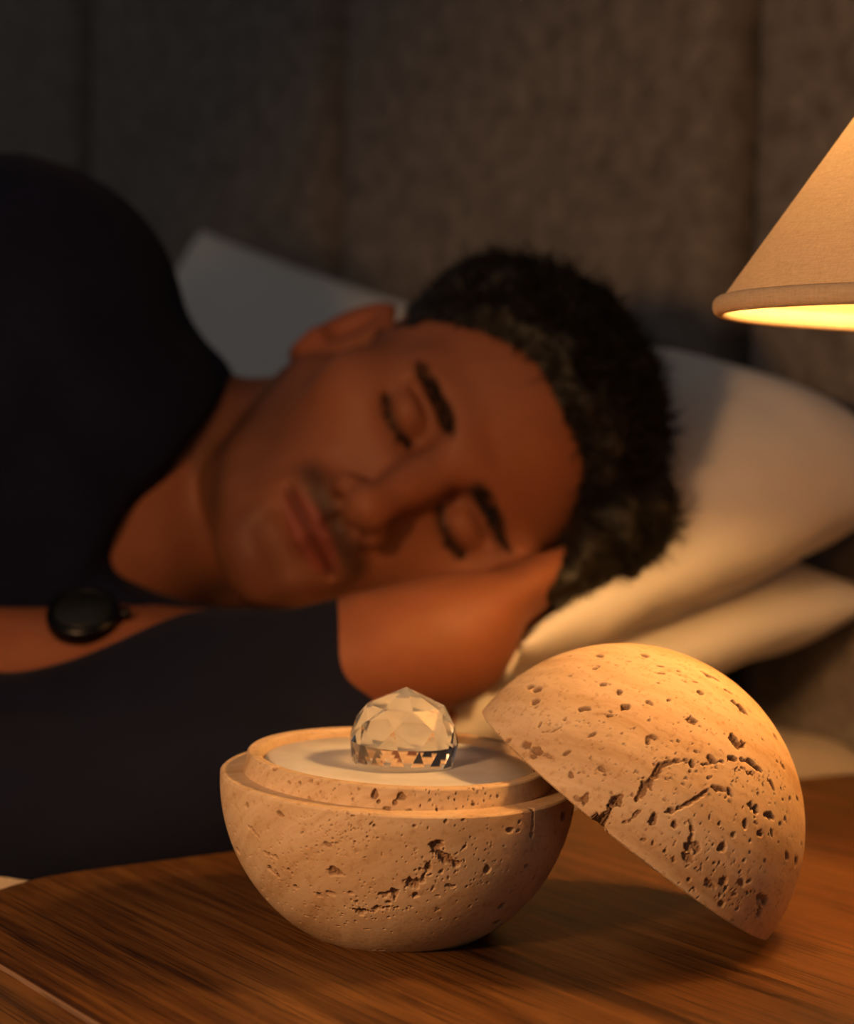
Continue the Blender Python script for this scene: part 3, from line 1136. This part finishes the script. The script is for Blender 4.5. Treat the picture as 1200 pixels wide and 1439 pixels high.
# cranium and face masses
fb.ell(H(0, 36, -8), HR, mm(77, 74, 96), 0.02)
fb.ell(H(0, 52, 22), HR, mm(66, 52, 66), 0.03)
fb.ell(H(0, -22, 26), HR, mm(66, 84, 64), 0.03)
fb.ell(H(0, -62, 40), HR, mm(48, 44, 50), 0.02)
for s in (1, -1):
    fb.cone(H(s * 62, -46, -4), H(s * 30, -92, 50), 0.017, 0.019, 0.03)
    fb.cone(H(s * 30, -92, 50), H(s * 9, -99, 70), 0.019, 0.017, 0.02)
    fb.ell(H(s * 49, -20, 58), HR, mm(22, 18, 18), 0.025)
    fb.cone(H(s * 12, 18, 86), H(s * 46, 17, 70), 0.008, 0.008, 0.014)
fb.ell(H(0, -99, 73), HR, mm(17, 15, 15), 0.015)
# eye sockets
for s in (1, -1):
    fb.ell(H(s * 31, -1, 100), HR, mm(20, 14, 21), 0.012, 'sub')
    fb.ell(H(s * 17.5, -4, 96), HR, mm(7, 9, 16), 0.008, 'sub')
# nose
fb.cone(H(0, 12, 88), H(0, -16, 96), 0.0085, 0.0085, 0.012)
fb.cone(H(0, -10, 95), H(0, -36, 107), 0.0085, 0.0105, 0.010)
fb.ell(H(0, -39, 108), HR, mm(12, 10.5, 11), 0.006)
for s in (1, -1):
    fb.ell(H(s * 13.5, -43, 98), HR, mm(8, 8, 11), 0.005)
fb.ell(H(0, -47, 101), HR, mm(7, 4.5, 11), 0.005)
for s in (1, -1):
    fb.ell(H(s * 7.5, -50.5, 102), HR, mm(4.2, 4.5, 6), 0.003, 'sub')
    fb.cone(H(s * 20, -40, 92), H(s * 33, -66, 86), 0.003, 0.002, 0.012, 'sub')
# eyeballs under closed lids
for s in (1, -1):
    fb.ell(H(s * 31.5, -1, 72.5), HR, mm(14.5, 12.0, 14.0), 0.003)
    fb.cone(H(s * 19, -7, 85), H(s * 31, -10.5, 87), 0.0016, 0.0018, 0.003, 'sub')
    fb.cone(H(s * 31, -10.5, 87), H(s * 44, -7, 79), 0.0018, 0.0014, 0.003, 'sub')
    fb.cone(H(s * 20, 7, 86.5), H(s * 43, 7, 79), 0.0016, 0.0014, 0.004, 'sub')
# mouth
fb.ell(H(0, -64, 83), HR, mm(30, 17, 12), 0.012)
fb.ell(H(0, -82, 80), HR, mm(24, 10, 11), 0.012)
for s in (1, -1):
    fb.cone(H(s * 4, -65.5, 93.0), H(s * 21, -69, 87.5), 0.0056, 0.0032, 0.004)
    fb.cone(H(0, -75.8, 91.5), H(s * 18, -72.5, 87.5), 0.0066, 0.0034, 0.004)
    fb.cone(H(0, -70.3, 98.5), H(s * 24, -70.8, 89.5), 0.0030, 0.0022, 0.0022, 'sub')
fb.cone(H(0, -54, 96), H(0, -60, 97), 0.002, 0.0025, 0.004, 'sub')
fb.cone(H(-10, -88, 96), H(10, -88, 96), 0.004, 0.004, 0.012, 'sub')
# ears
for s in (1, -1):
    ax_w = w_ * math.cos(math.radians(28)) + (-s) * u_ * math.sin(math.radians(28))
    ax_u = s * u_ * math.cos(math.radians(28)) + w_ * math.sin(math.radians(28))
    ER = np.stack([ax_u, v_, ax_w])
    ec = H(s * 82, -14, -20)
    fb.ell(ec, ER, mm(6.5, 31, 18), 0.006)
    fb.ell(ec + ax_u * 0.006 + ax_w * 0.003 + v_ * 0.003, ER, mm(6, 21, 10.5), 0.003, 'sub')
    fb.cone(ec - v_ * 0.016 + ax_u * .002, ec - v_ * 0.027, 0.008, 0.006, 0.006)
    fb.cone(ec - ax_w * 0.004 - v_ * 0.010 + ax_u * .002, ec + v_ * 0.014 - ax_w * .003 + ax_u * .002, 0.004, 0.003, 0.004)
# neck and trunk
NK0, NK1 = H(0, -58, -28), P(175, 712, 1.06)
fb.cone(NK0, NK1, 0.051, 0.060, 0.02)
fb.cone(H(0, -30, -40), P(200, 690, 1.07), 0.05, 0.055, 0.03)
fb.cone(H(36, -60, -22), P(210, 640, 1.03), 0.024, 0.028, 0.02)
fb.cone(H(0, -85, 4), P(230, 770, 1.01), 0.018, 0.022, 0.02)
SH_R = P(48, 420, 1.02)
SH_L = P(60, 880, 1.09)
fb.cone(P(240, 660, 1.05), SH_R, 0.046, 0.055, 0.03)
fb.cone(P(120, 760, 1.03), SH_L, 0.055, 0.05, 0.03)
CH = P(20, 690, 1.06)
HIP = np.array([-0.60, 0.96, T + 0.15])
fb.cone(NK1, CH, 0.062, 0.10, 0.03)
fb.cone(CH, HIP, 0.105, 0.11, 0.04)
# left arm (underneath): upper arm, forearm, hand tucked under the cheek
EL_L = P(-190, 1120, 0.845)
WR_L = P(590, 908, 0.895)
fb.cone(SH_L, EL_L, 0.046, 0.037, 0.02)
fb.cone(EL_L, WR_L, 0.038, 0.0255, 0.02)


def limb_frame(a, b_, up):
    x = b_ - a
    x = x / np.linalg.norm(x)
    y = up - x * (up @ x)
    y /= np.linalg.norm(y)
    return x, y, np.cross(x, y)


def hand(fd, wrist, direction, flat_n, side, thumb_sign, curl, sc=1.0, spread=0.10):
    """flat_n = normal of the back of the hand"""
    d = direction / np.linalg.norm(direction)
    nrm = flat_n - d * (flat_n @ d)
    nrm /= np.linalg.norm(nrm)
    lat = np.cross(nrm, d) * side
    R = np.stack([d, lat, nrm])
    fd.ell(wrist + d * 0.010 * sc, R, mm(34, 29, 21) * sc, 0.02)
    pc = wrist + d * 0.052 * sc
    fd.ell(pc, R, mm(52, 41, 16) * sc, 0.02)
    for i, (off, ln) in enumerate(((-0.030, 0.066), (-0.010, 0.076), (0.010, 0.072), (0.029, 0.058))):
        b0 = wrist + d * 0.090 * sc + lat * off * sc
        dd = d + lat * (off / 0.03) * spread
        p = b0
        ang = 0.25 * curl
        rr = 0.0095 * sc
        prev = wrist + d * 0.055 * sc + lat * off * 0.8 * sc
        fd.cone(prev, p, 0.011 * sc, 0.0100 * sc, 0.006)
        for frac in (0.45, 0.32, 0.23):
            ang += 0.5 * curl
            stp = (dd * math.cos(ang) - nrm * math.sin(ang)) * ln * frac * sc
            fd.cone(p, p + stp, rr, rr * 0.92, 0.003)
            p = p + stp
            rr *= 0.92
    t0 = wrist + d * 0.025 * sc + lat * (0.026 * thumb_sign) * sc
    t1 = t0 + (d * 0.6 + lat * thumb_sign * 0.7 - nrm * 0.25) * 0.040 * sc
    t2 = t1 + (d * 0.85 + lat * thumb_sign * 0.25 - nrm * 0.2) * 0.032 * sc
    t3 = t2 + (d * 0.95 - nrm * 0.25) * 0.026 * sc
    fd.cone(t0, t1, 0.0145 * sc, 0.0115 * sc, 0.012)
    fd.cone(t1, t2, 0.0112 * sc, 0.0100 * sc, 0.004)
    fd.cone(t2, t3, 0.0100 * sc, 0.0080 * sc, 0.003)


hd_L = P(820, 792, 0.985) - WR_L
hand(fb, WR_L, hd_L, np.array([0.5, -0.18, -0.86]), 1, -1, 0.10, 1.0)
# fleshy heel of the forearm beside the wrist
fb.cone(P(520, 920, 0.885), P(640, 905, 0.905), 0.025, 0.025, 0.02)
# right arm: from the shoulder down the chest, forearm coming in from the left, hand by the chin
EL_R = P(-520, 975, 0.89)
WR_R = P(140, 938, 0.907)
fb.cone(SH_R, EL_R, 0.050, 0.042, 0.02)
fb.cone(EL_R, WR_R, 0.042, 0.0255, 0.02)
fb.cone(P(-60, 955, 0.898), WR_R, 0.032, 0.0255, 0.01)
hd_R = P(425, 932, 0.908) - WR_R
hand(fb, WR_R, hd_R, np.array([0.1, -0.35, 0.9]), 1, 1, 0.28, 1.0)
bv, bf = fb.mesh(1)


def skin_material():
    m, nt, b = new_mat('skin')
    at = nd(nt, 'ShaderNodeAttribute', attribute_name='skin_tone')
    v = mapped(nt)
    n = noise_tex(nt, v, 45, 4, 0.6)
    r = ramp(nt, [(0.3, (0.88, 0.84, 0.80)), (0.7, (1.0, 1.0, 1.0))])
    nt.links.new(n.outputs['Fac'], r.inputs['Fac'])
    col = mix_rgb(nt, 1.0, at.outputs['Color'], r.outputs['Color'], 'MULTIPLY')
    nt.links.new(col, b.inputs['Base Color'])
    b.inputs['Roughness'].default_value = 0.55
    b.inputs['Specular IOR Level'].default_value = 0.25
    f = noise_tex(nt, v, 900, 2, 0.6)
    bump(nt, f.outputs['Fac'], b, 0.15, 0.0003)
    return m


M_SKIN = skin_material()
loc = (bv - HC) @ HR.T * 1000                     # head coordinates in mm
U_, V_, W_ = loc[:, 0], loc[:, 1], loc[:, 2]
tone = np.tile(np.array([0.258, 0.092, 0.045]), (len(bv), 1))


def blend(mask, col):
    global tone
    mask = np.clip(mask, 0, 1)[:, None]
    tone = tone * (1 - mask) + np.array(col) * mask


def sst(a, b_, x):
    t = np.clip((x - a) / (b_ - a), 0, 1)
    return t * t * (3 - 2 * t)


inhead = (V_ > -125) & (np.abs(U_) < 100) & (W_ > -120) & (W_ < 130)
# stubble: moustache, chin and jaw line
nzs = fbm(loc * 0.06, 2)
mous = np.exp(-((V_ + 58) / 6.5) ** 2) * sst(36, 24, np.abs(U_)) * sst(70, 84, W_)
chin = sst(-74, -98, V_) * sst(48, 18, np.abs(U_)) * sst(30, 60, W_)
sides = np.exp(-((np.abs(U_) - 27) / 7) ** 2) * sst(-50, -60, V_) * sst(-100, -88, V_) * sst(60, 75, W_)
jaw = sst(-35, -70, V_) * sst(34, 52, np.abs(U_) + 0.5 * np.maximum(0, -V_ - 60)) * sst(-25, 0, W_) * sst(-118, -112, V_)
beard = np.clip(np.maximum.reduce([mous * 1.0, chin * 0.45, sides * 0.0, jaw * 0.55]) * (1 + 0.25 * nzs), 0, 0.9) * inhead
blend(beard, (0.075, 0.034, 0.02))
# lips
lipm = sst(1.0, 0.75, np.sqrt((U_ / 26) ** 2 + ((V_ + 70.5) / 10.5) ** 2)) * sst(80, 85, W_)
blend(lipm * 0.85, (0.24, 0.060, 0.040))
# warmer cheeks, nose and ears
blend(0.25 * np.exp(-((np.abs(U_) - 45) / 18) ** 2 - ((V_ + 28) / 18) ** 2) * inhead, (0.34, 0.115, 0.05))
blend(0.45 * sst(74, 84, np.abs(U_)) * sst(-55, -45, V_) * sst(30, 20, V_) * inhead, (0.34, 0.095, 0.045))
# scalp under the hair


def hairline(U, V, W):
    """>0 inside the hair"""
    au = np.abs(U)
    front = V - (66 - 0.0030 * au ** 2 * (au < 60) - 10.8 * (au >= 60))      # top front line
    front = np.where(W > 40, front, 50)
    side = np.where(au > 48, (V - (-4 + 0.55 * np.maximum(0, W - 6))), front)
    sid = np.minimum(side, (48 - W))
    f = np.where(W > 48, V - (66 - 0.0145 * np.maximum(0, au - 16) ** 2), np.maximum(0, 1) * side)
    back = V - (-45 - 0.2 * W)
    f = np.where(W < -10, back, f)
    return f


hl = hairline(U_, V_, W_)
notear = ~((np.abs(U_) > 73) & (V_ < 20) & (W_ > -44))
ishair = (hl > 0) & inhead & (V_ > -60) & notear
blend(sst(-2, 6, hl) * inhead * (V_ > -60) * notear * 0.95, (0.02, 0.012, 0.008))
# brows (soft base under the strands)
brow_c = 14.0 + 0.004 * (np.abs(U_) - 30) ** 2 * -1
browm = np.exp(-((V_ - brow_c) / (4.6 - 0.040 * np.abs(U_))) ** 2) * sst(8, 18, np.abs(U_)) * sst(58, 40, np.abs(U_)) * (W_ > 50)
blend(browm * 0.55, (0.03, 0.015, 0.01))
mouthl = np.exp(-((V_ + 70.4) / 1.3) ** 2) * sst(25, 22, np.abs(U_)) * sst(78, 84, W_)
blend(mouthl * 0.8, (0.06, 0.014, 0.010))
# edge of the stubble, plus painted shade in the jaw-neck crease
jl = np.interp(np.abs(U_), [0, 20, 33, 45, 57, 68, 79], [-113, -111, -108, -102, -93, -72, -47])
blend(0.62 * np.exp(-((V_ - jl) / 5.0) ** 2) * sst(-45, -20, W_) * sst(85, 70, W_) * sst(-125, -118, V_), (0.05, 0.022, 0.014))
# lash line
lash_v = -10.5 + 0.017 * (np.abs(U_) - 31) ** 2 * 1.0
lashm = np.exp(-((V_ - lash_v) / 2.5) ** 2) * sst(14, 19, np.abs(U_)) * sst(47, 43, np.abs(U_)) * (W_ > 60)
blend(lashm * 0.85, (0.03, 0.014, 0.01))

bo = np.array([bv[:, 0].mean(), bv[:, 1].mean(), T + MT])
person = mesh_obj('person', bv - bo, bf, M_SKIN)
person.location = bo
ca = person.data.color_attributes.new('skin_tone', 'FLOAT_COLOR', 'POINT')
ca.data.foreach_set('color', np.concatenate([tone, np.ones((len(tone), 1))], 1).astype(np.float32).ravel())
tag(person, 'sleeping person in a navy pyjama shirt, cheek on one hand, short dark hair and stubble', 'person')


def child(name, verts, faces, mat, smooth=True):
    return mesh_obj(name, np.asarray(verts) - bo, np.asarray(faces), mat, person, smooth)


# --- hair: shell plus many short strands
M_HAIR, nt, b = new_mat('dark_hair')
hn = noise_tex(nt, mapped(nt), 160, 3, 0.6)
hr = ramp(nt, [(0.35, (0.004, 0.003, 0.002)), (0.7, (0.012, 0.008, 0.005))])
nt.links.new(hn.outputs['Fac'], hr.inputs['Fac'])
nt.links.new(hr.outputs['Color'], b.inputs['Base Color'])
b.inputs['Roughness'].default_value = 0.55
b.inputs['Specular IOR Level'].default_value = 0.3

# vertex normals of the body mesh
fn = np.cross(bv[bf[:, 2]] - bv[bf[:, 0]], bv[bf[:, 3]] - bv[bf[:, 1]])
vn = np.zeros_like(bv)
for i in range(4):
    np.add.at(vn, bf[:, i], fn)
vn /= np.linalg.norm(vn, axis=1, keepdims=True) + 1e-12
hidx = np.where(ishair)[0]
# volume of the hair: long on top, short on the sides
topness = sst(20, 75, V_)
thick = (0.0035 + 0.0100 * topness) * sst(-1, 14, hl)
curl = fbm(loc * 0.085, 3)
shell_v = bv + vn * (thick * (0.85 + 0.45 * curl))[:, None]
fmask = ishair[bf].all(1)
ff = bf[fmask]
rem = -np.ones(len(bv), int)
uq = np.unique(ff)
rem[uq] = np.arange(len(uq))
hv = shell_v[uq]
hf = rem[ff]
# strands
rg2 = np.random.default_rng(5)
NS = 9000
wts = (0.25 + topness[hidx]) * np.linalg.norm(vn[hidx], axis=1)
roots = rg2.choice(hidx, NS, p=wts / wts.sum())
SV, SF = [], []
nseg = 5
rp = bv[roots] + vn[roots] * (thick[roots] * 0.7)[:, None]
tn = vn[roots]
ln = (0.005 + 0.011 * topness[roots]) * (0.6 + 0.6 * rg2.random(NS))
sweep = w_ * 0.25 + v_ * 0.25 + u_ * 0.1
dirs = tn * 0.55 + rg2.normal(size=(NS, 3)) * 0.55 + sweep
dirs /= np.linalg.norm(dirs, axis=1, keepdims=True)
rota = np.cross(dirs, rg2.normal(size=(NS, 3)))
rota /= np.linalg.norm(rota, axis=1, keepdims=True)
cang = rg2.normal(size=NS) * 0.55 + 0.35
pts = [rp]
d = dirs
for s in range(nseg):
    pts.append(pts[-1] + d * (ln / nseg)[:, None])
    c_, s_ = np.cos(cang)[:, None], np.sin(cang)[:, None]
    d = d * c_ + np.cross(rota, d) * s_ + rota * (rota * d).sum(1)[:, None] * (1 - c_)
pts = np.stack(pts, 1)                            # NS, nseg+1, 3
side = np.cross(dirs, rota)
rad = np.linspace(0.00055, 0.00012, nseg + 1)
vv = np.zeros((NS, nseg + 1, 3, 3))
for k in range(3):
    a = 2 * math.pi * k / 3
    vv[:, :, k] = pts + (rota[:, None] * math.cos(a) + side[:, None] * math.sin(a)) * rad[None, :, None]
base_i = np.arange(NS)[:, None, None] * ((nseg + 1) * 3)
si = np.arange(nseg)[None, :, None] * 3
ki = np.arange(3)[None, None, :]
kj = (ki + 1) % 3
sf = np.stack([base_i + si + ki, base_i + si + kj, base_i + si + 3 + kj, base_i + si + 3 + ki], -1).reshape(-1, 4)
allhv = np.concatenate([hv, vv.reshape(-1, 3)])
allhf = np.concatenate([hf, sf + len(hv)])
hair = child('hair', allhv, allhf, M_HAIR)
tag(hair, 'short dark curly hair', kind='stuff')


def strands_on(name, sel_idx, n, length, dir_fn, r0, lab=None, seed=1, lift=0.0, botf=0.9, floor=None):
    rgx = np.random.default_rng(seed)
    rt_ = rgx.choice(sel_idx, n)
    p0 = bv[rt_] + rgx.normal(size=(n, 3)) * 0.0004 + vn[rt_] * lift
    d = dir_fn(rt_, rgx)
    d /= np.linalg.norm(d, axis=1, keepdims=True)
    L = length * (0.7 + 0.5 * rgx.random(n))
    pp = np.stack([p0, p0 + d * (L * 0.5)[:, None], p0 + d * L[:, None] - vn[rt_] * 0.0006], 1)
    a = np.cross(d, vn[rt_]); a /= np.linalg.norm(a, axis=1, keepdims=True) + 1e-9
    c = np.cross(d, a)
    V3 = np.zeros((n, 3, 3, 3))
    for s, r in enumerate((r0, r0 * 0.8, r0 * 0.2)):
        for k in range(3):
            t = 2 * math.pi * k / 3
            V3[:, s, k] = pp[:, s] + (a * math.cos(t) + c * math.sin(t)) * r
    bi = np.arange(n)[:, None, None] * 9
    s_i = np.arange(2)[None, :, None] * 3
    k_i = np.arange(3)[None, None, :]
    k_j = (k_i + 1) % 3
    F3 = np.stack([bi + s_i + k_i, bi + s_i + k_j, bi + s_i + 3 + k_j, bi + s_i + 3 + k_i], -1).reshape(-1, 4)
    return tag(child(name, V3.reshape(-1, 3), F3, M_HAIR), kind='stuff')


for s in (1, -1):
    sel = np.where((browm > 0.35) & (U_ * s > 0))[0]
    strands_on('eyebrow', sel, 230, 0.0065, lambda r, g: s * u_ * 1.0 + v_ * 0.25 + vn[r] * 0.35 + g.normal(size=(len(r), 3)) * 0.15, 0.00022, seed=3)
    sel = np.where((lashm > 0.6) & (U_ * s > 0))[0]
    if len(sel):
        strands_on('eyelashes', sel, 110, 0.0048, lambda r, g: w_ * 0.8 - v_ * 0.55 + s * u_ * ((np.abs(U_[r]) - 31) / 25)[:, None] + g.normal(size=(len(r), 3)) * 0.1, 0.00022, seed=4)

# --- pyjama shirt
sx = axis_pts([(-0.66, -0.30, 0.010), (-0.30, 0.02, 0.0035), (0.02, 0.05, 0.006)])
sy = axis_pts([(0.70, 1.00, 0.004), (1.00, 1.24, 0.006)])
sz = axis_pts([(T - 0.06, T + 0.38, 0.004)])
fs = Field(sx, sy, sz)
G_ = 0.010
fs.cone(P(236, 655, 1.05), P(50, 460, 1.02), 0.046, 0.062, 0.02)
fs.cone(P(5, 428, 1.02), P(-30, 440, 1.02), 0.072, 0.074, 0.02)
fs.cone(P(110, 760, 1.05), P(60, 870, 1.08), 0.064, 0.060, 0.03)
fs.cone(P(160, 730, 1.05), CH, 0.070, 0.112, 0.03)
fs.cone(CH, HIP, 0.118, 0.124, 0.05)
fs.cone(P(20, 560, 1.03), P(-10, 740, 1.05), 0.085, 0.085, 0.05)
fs.cone(SH_R, EL_R, 0.064, 0.056, 0.03)
fs.cone(EL_R, P(-190, 963, 0.893), 0.056, 0.044, 0.02)
# clip at the collar line so that the neck is bare
cA, cB = P(328, 540, 1.05), P(110, 825, 0.97)
cC = P(250, 700, 1.12)
cn = np.cross(cB - cA, cC - cA)
cn /= np.linalg.norm(cn)
if cn[0] < 0:
    cn = -cn
sl, Gd = fs.box((-0.7, 0.7, T - 0.1), (0.2, 1.3, T + 0.5))
dpl = (Gd - cA) @ cn
keep_low = (Gd[..., 2] - (P(250, 862, 0.97)[2]))      # below the throat the shirt goes on
cut = np.minimum(dpl, keep_low)
fs.F = np.maximum(fs.F, cut.astype(np.float32))
# collar band along the opening
for k in range(10):
    t0, t1 = k / 10, (k + 1) / 10
    q0, q1 = cA * (1 - t0) + cB * t0, cA * (1 - t1) + cB * t1
    off = np.array([-0.004, -0.018 * math.sin(math.pi * t0) - 0.004, 0.0])
    off1 = np.array([-0.004, -0.018 * math.sin(math.pi * t1) - 0.004, 0.0])
    fs.cone(q0 - cn * 0.010 + off, q1 - cn * 0.010 + off1, 0.0095, 0.0095, 0.012)
fs.cone(P(30, 840, 1.00), P(250, 905, 0.965), 0.035, 0.019, 0.02)
fs.cone(P(250, 905, 0.965), P(430, 905, 0.955), 0.019, 0.017, 0.02)
# left sleeve: forearm to the cuff and the cloth hanging over the mattress
CU = P(505, 922, 0.885)
fs.cone(SH_L, EL_L, 0.060, 0.052, 0.03)
fs.cone(EL_L, P(0, 1085, 0.850), 0.048, 0.034, 0.03)
fs.cone(P(0, 1085, 0.850), P(300, 972, 0.870), 0.034, 0.0345, 0.03)
fs.cone(P(300, 972, 0.870), CU, 0.0345, 0.0275, 0.02)
fs.cone(P(-140, 1206, 0.775), P(380, 1135, 0.834), 0.036, 0.030, 0.012)
fs.cone(P(-60, 1140, 0.815), P(380, 1090, 0.845), 0.036, 0.034, 0.010)
fs.cone(P(380, 1125, 0.838), P(490, 1010, 0.875), 0.034, 0.022, 0.02)
# cuff ends square to the forearm
fd_ = WR_L - EL_L
fd_ /= np.linalg.norm(fd_)
ct = P(522, 918, 0.885)
sl, Gd = fs.box((-0.7, 0.7, T - 0.1), (0.2, 1.3, T + 0.5))
cutc = ((Gd - ct) @ fd_)
near = (Gd[..., 2] < T + 0.12) & (Gd[..., 1] < 0.955)
fs.F = np.where(near, np.maximum(fs.F, cutc), fs.F).astype(np.float32)
# cloth folds
q = Gd
wv = fbm(q * 9.0 + 2, 2)
fold = np.sin((q[..., 2] * 62 + q[..., 0] * 30 + q[..., 1] * 20 + wv * 3.2)) * 0.0022 + fbm(q * 22.0, 2) * 0.0020 + fbm(q * 7.0 + 9, 2) * 0.003
fs.F = fs.F + fold.astype(np.float32)
sv, sfc = fs.mesh(2)
shirt = child('pyjama_shirt', sv, sfc, M_NAVY)
tag(shirt, 'loose navy pyjama shirt')

# --- wristwatch on the right wrist
wx, wy, wz = limb_frame(P(-60, 955, 0.898), WR_R, np.array([0.10, -0.55, 0.85]))
WC = P(126, 938, 0.907)
watch = bpy.data.objects.new('wristwatch', None)
watch.empty_display_size = 0.03
COL.objects.link(watch)
Mw = Matrix((Vector(wx.tolist()), Vector(wz.tolist()), Vector(wy.tolist()))).transposed().to_4x4()   # local x along the arm, z out of the dial
if Mw.determinant() < 0:
    Mw = Matrix((Vector(wx.tolist()), Vector((-wz).tolist()), Vector(wy.tolist()))).transposed().to_4x4()
Mw.translation = Vector(WC.tolist())
watch.matrix_world = Mw
tag(watch, 'black wristwatch with a round dark dial on the sleeping person\'s wrist', 'watch')
bm = bmesh.new()
prev = None
ringN = 48
loops = []
for i in range(ringN):
    a = 2 * math.pi * i / ringN
    rr = 0.0278
    hw = 0.0095 + 0.002 * max(0, math.cos(a))
    c_, s_ = math.sin(a), math.cos(a)
    loops.append([bm.verts.new((x, r * c_, r * s_)) for (x, r) in ((-hw, rr), (-hw, rr + 0.0028), (hw, rr + 0.0028), (hw, rr))])
for i in range(ringN):
    A_, B_ = loops[i], loops[(i + 1) % ringN]
    for k in range(4):
        bm.faces.new((A_[k], A_[(k + 1) % 4], B_[(k + 1) % 4], B_[k]))
bm_obj('strap', bm, M_BLACK, watch)
cs = lathe_obj('case', [(0, 0.0265), (0.0150, 0.0265), (0.0172, 0.0285), (0.0174, 0.0335), (0.0164, 0.0358), (0.0142, 0.0364), (0.0139, 0.0352), (0, 0.0352)], M_STEEL, watch, 48)
lathe_obj('dial', [(0, 0.0353), (0.0137, 0.0353), (0.0133, 0.0360), (0, 0.0361)], M_DIAL, cs, 48)
cw = lathe_obj('crown', [(0, 0), (0.003, 0), (0.003, 0.005), (0, 0.005)], M_STEEL, cs, 16)
cw.rotation_euler = (0, math.pi / 2, 0)
cw.location = (0.0165, 0, 0.031)

# ================================================================== PILLOWS (placed around the head)
hc_n, hc_h, hc_z = to_nh(HC)
face_low = H(-60, -20, 10)
pillow('pillow', nh(0.555, 0.700, 0.076), nh(0.845, 0.700, 0.160), nh(0.845, 1.33, 0.155), nh(0.50, 1.33, 0.07), 0.086, M_LINEN,
       'white pillow on top of the stack under the sleeping head', 1.7, 0.015,
       dents=((H(-40, 10, 0), 0.12, 0.040), (P(700, 850, 0.94), 0.07, 0.02)), wr=0.004, ps=6.0, pu=3.6, lift=0.34, botf=0.70)
pillow('pillow', nh(0.47, 0.722, 0.022), nh(0.860, 0.730, 0.090), nh(0.845, 1.36, 0.10), nh(0.44, 1.36, 0.030), 0.050, M_LINEN,
       'lower white pillow of the stack, lying on the mattress', 5.2, 0.02, wr=0.005, ps=4.0, pu=3.0, botf=1.15, floor=T + MT + 0.001)
pillow('pillow', nh(0.74, 0.93, 0.05), nh(0.835, 0.96, 0.22), nh(0.835, 1.50, 0.345), nh(0.72, 1.50, 0.05), 0.055, M_LINEN,
       'dim greyish white pillow propped upright against the headboard behind the shoulder', 9.4, 0.03, wr=0.004, ps=3, pu=3, floor=T + MT + 0.001)

# ================================================================== DUVET over the legs
dn = np.linspace(-1.16, 0.02, 70)
dh = np.linspace(0.712, 2.29, 90)
A2, B2 = np.meshgrid(dn, dh, indexing='ij')
hn_, hh_, _z = to_nh(HIP)
cl = 1.02 + 0.12 * np.clip((hn_ - A2) / 1.0, 0, 1)
hump = 0.215 * np.exp(-((B2 - cl) / 0.17) ** 2) * (0.55 + 0.45 * np.clip((A2 + 0.6) / 0.6, 0, 1)) * np.clip((A2 + 1.2) / 0.25, 0, 1)
wr_ = fbm(np.stack([A2 * 6, B2 * 6, A2 * 0], -1), 3) * 0.012
ztop = MT + 0.045 + hump + wr_
edge = np.minimum(np.clip((A2 - dn[0]) / 0.05, 0, 1), np.clip((dn[-1] - A2) / 0.05, 0, 1)) * np.minimum(np.clip((B2 - dh[0]) / 0.05, 0, 1), np.clip((dh[-1] - B2) / 0.05, 0, 1))
ztop = MT + 0.002 + (ztop - MT - 0.002) * np.sqrt(np.clip(edge, 0, 1))
zbot = np.maximum(MT + 0.001, ztop - 0.035)
tp = np.stack([A2, B2, ztop], -1).reshape(-1, 3)
bt = np.stack([A2, B2, zbot], -1).reshape(-1, 3)
n1, n2 = A2.shape
it = np.arange(n1 * n2).reshape(n1, n2)
ib = it + n1 * n2
q1 = np.stack([it[:-1, :-1], it[1:, :-1], it[1:, 1:], it[:-1, 1:]], -1).reshape(-1, 4)
q2 = np.stack([ib[:-1, :-1], ib[:-1, 1:], ib[1:, 1:], ib[1:, :-1]], -1).reshape(-1, 4)
bdr = [it[0, :], it[:, -1], it[-1, ::-1], it[::-1, 0]]
loop = np.concatenate([b_[:-1] for b_ in bdr])
nxt = np.roll(loop, -1)
q3 = np.stack([loop, nxt, nxt + n1 * n2, loop + n1 * n2], -1)
dc = np.array([-0.55, 1.5, MT])
duv = mesh_obj('duvet', np.concatenate([tp, bt]) - dc, np.concatenate([q1, q2, q3]), M_DUVET)
duv.location = tuple(NV * dc[0] + HV * dc[1]) + (T + MT,)
duv.rotation_euler = (0, 0, NA)
tag(duv, 'dark duvet covering the sleeper\'s legs', 'duvet')
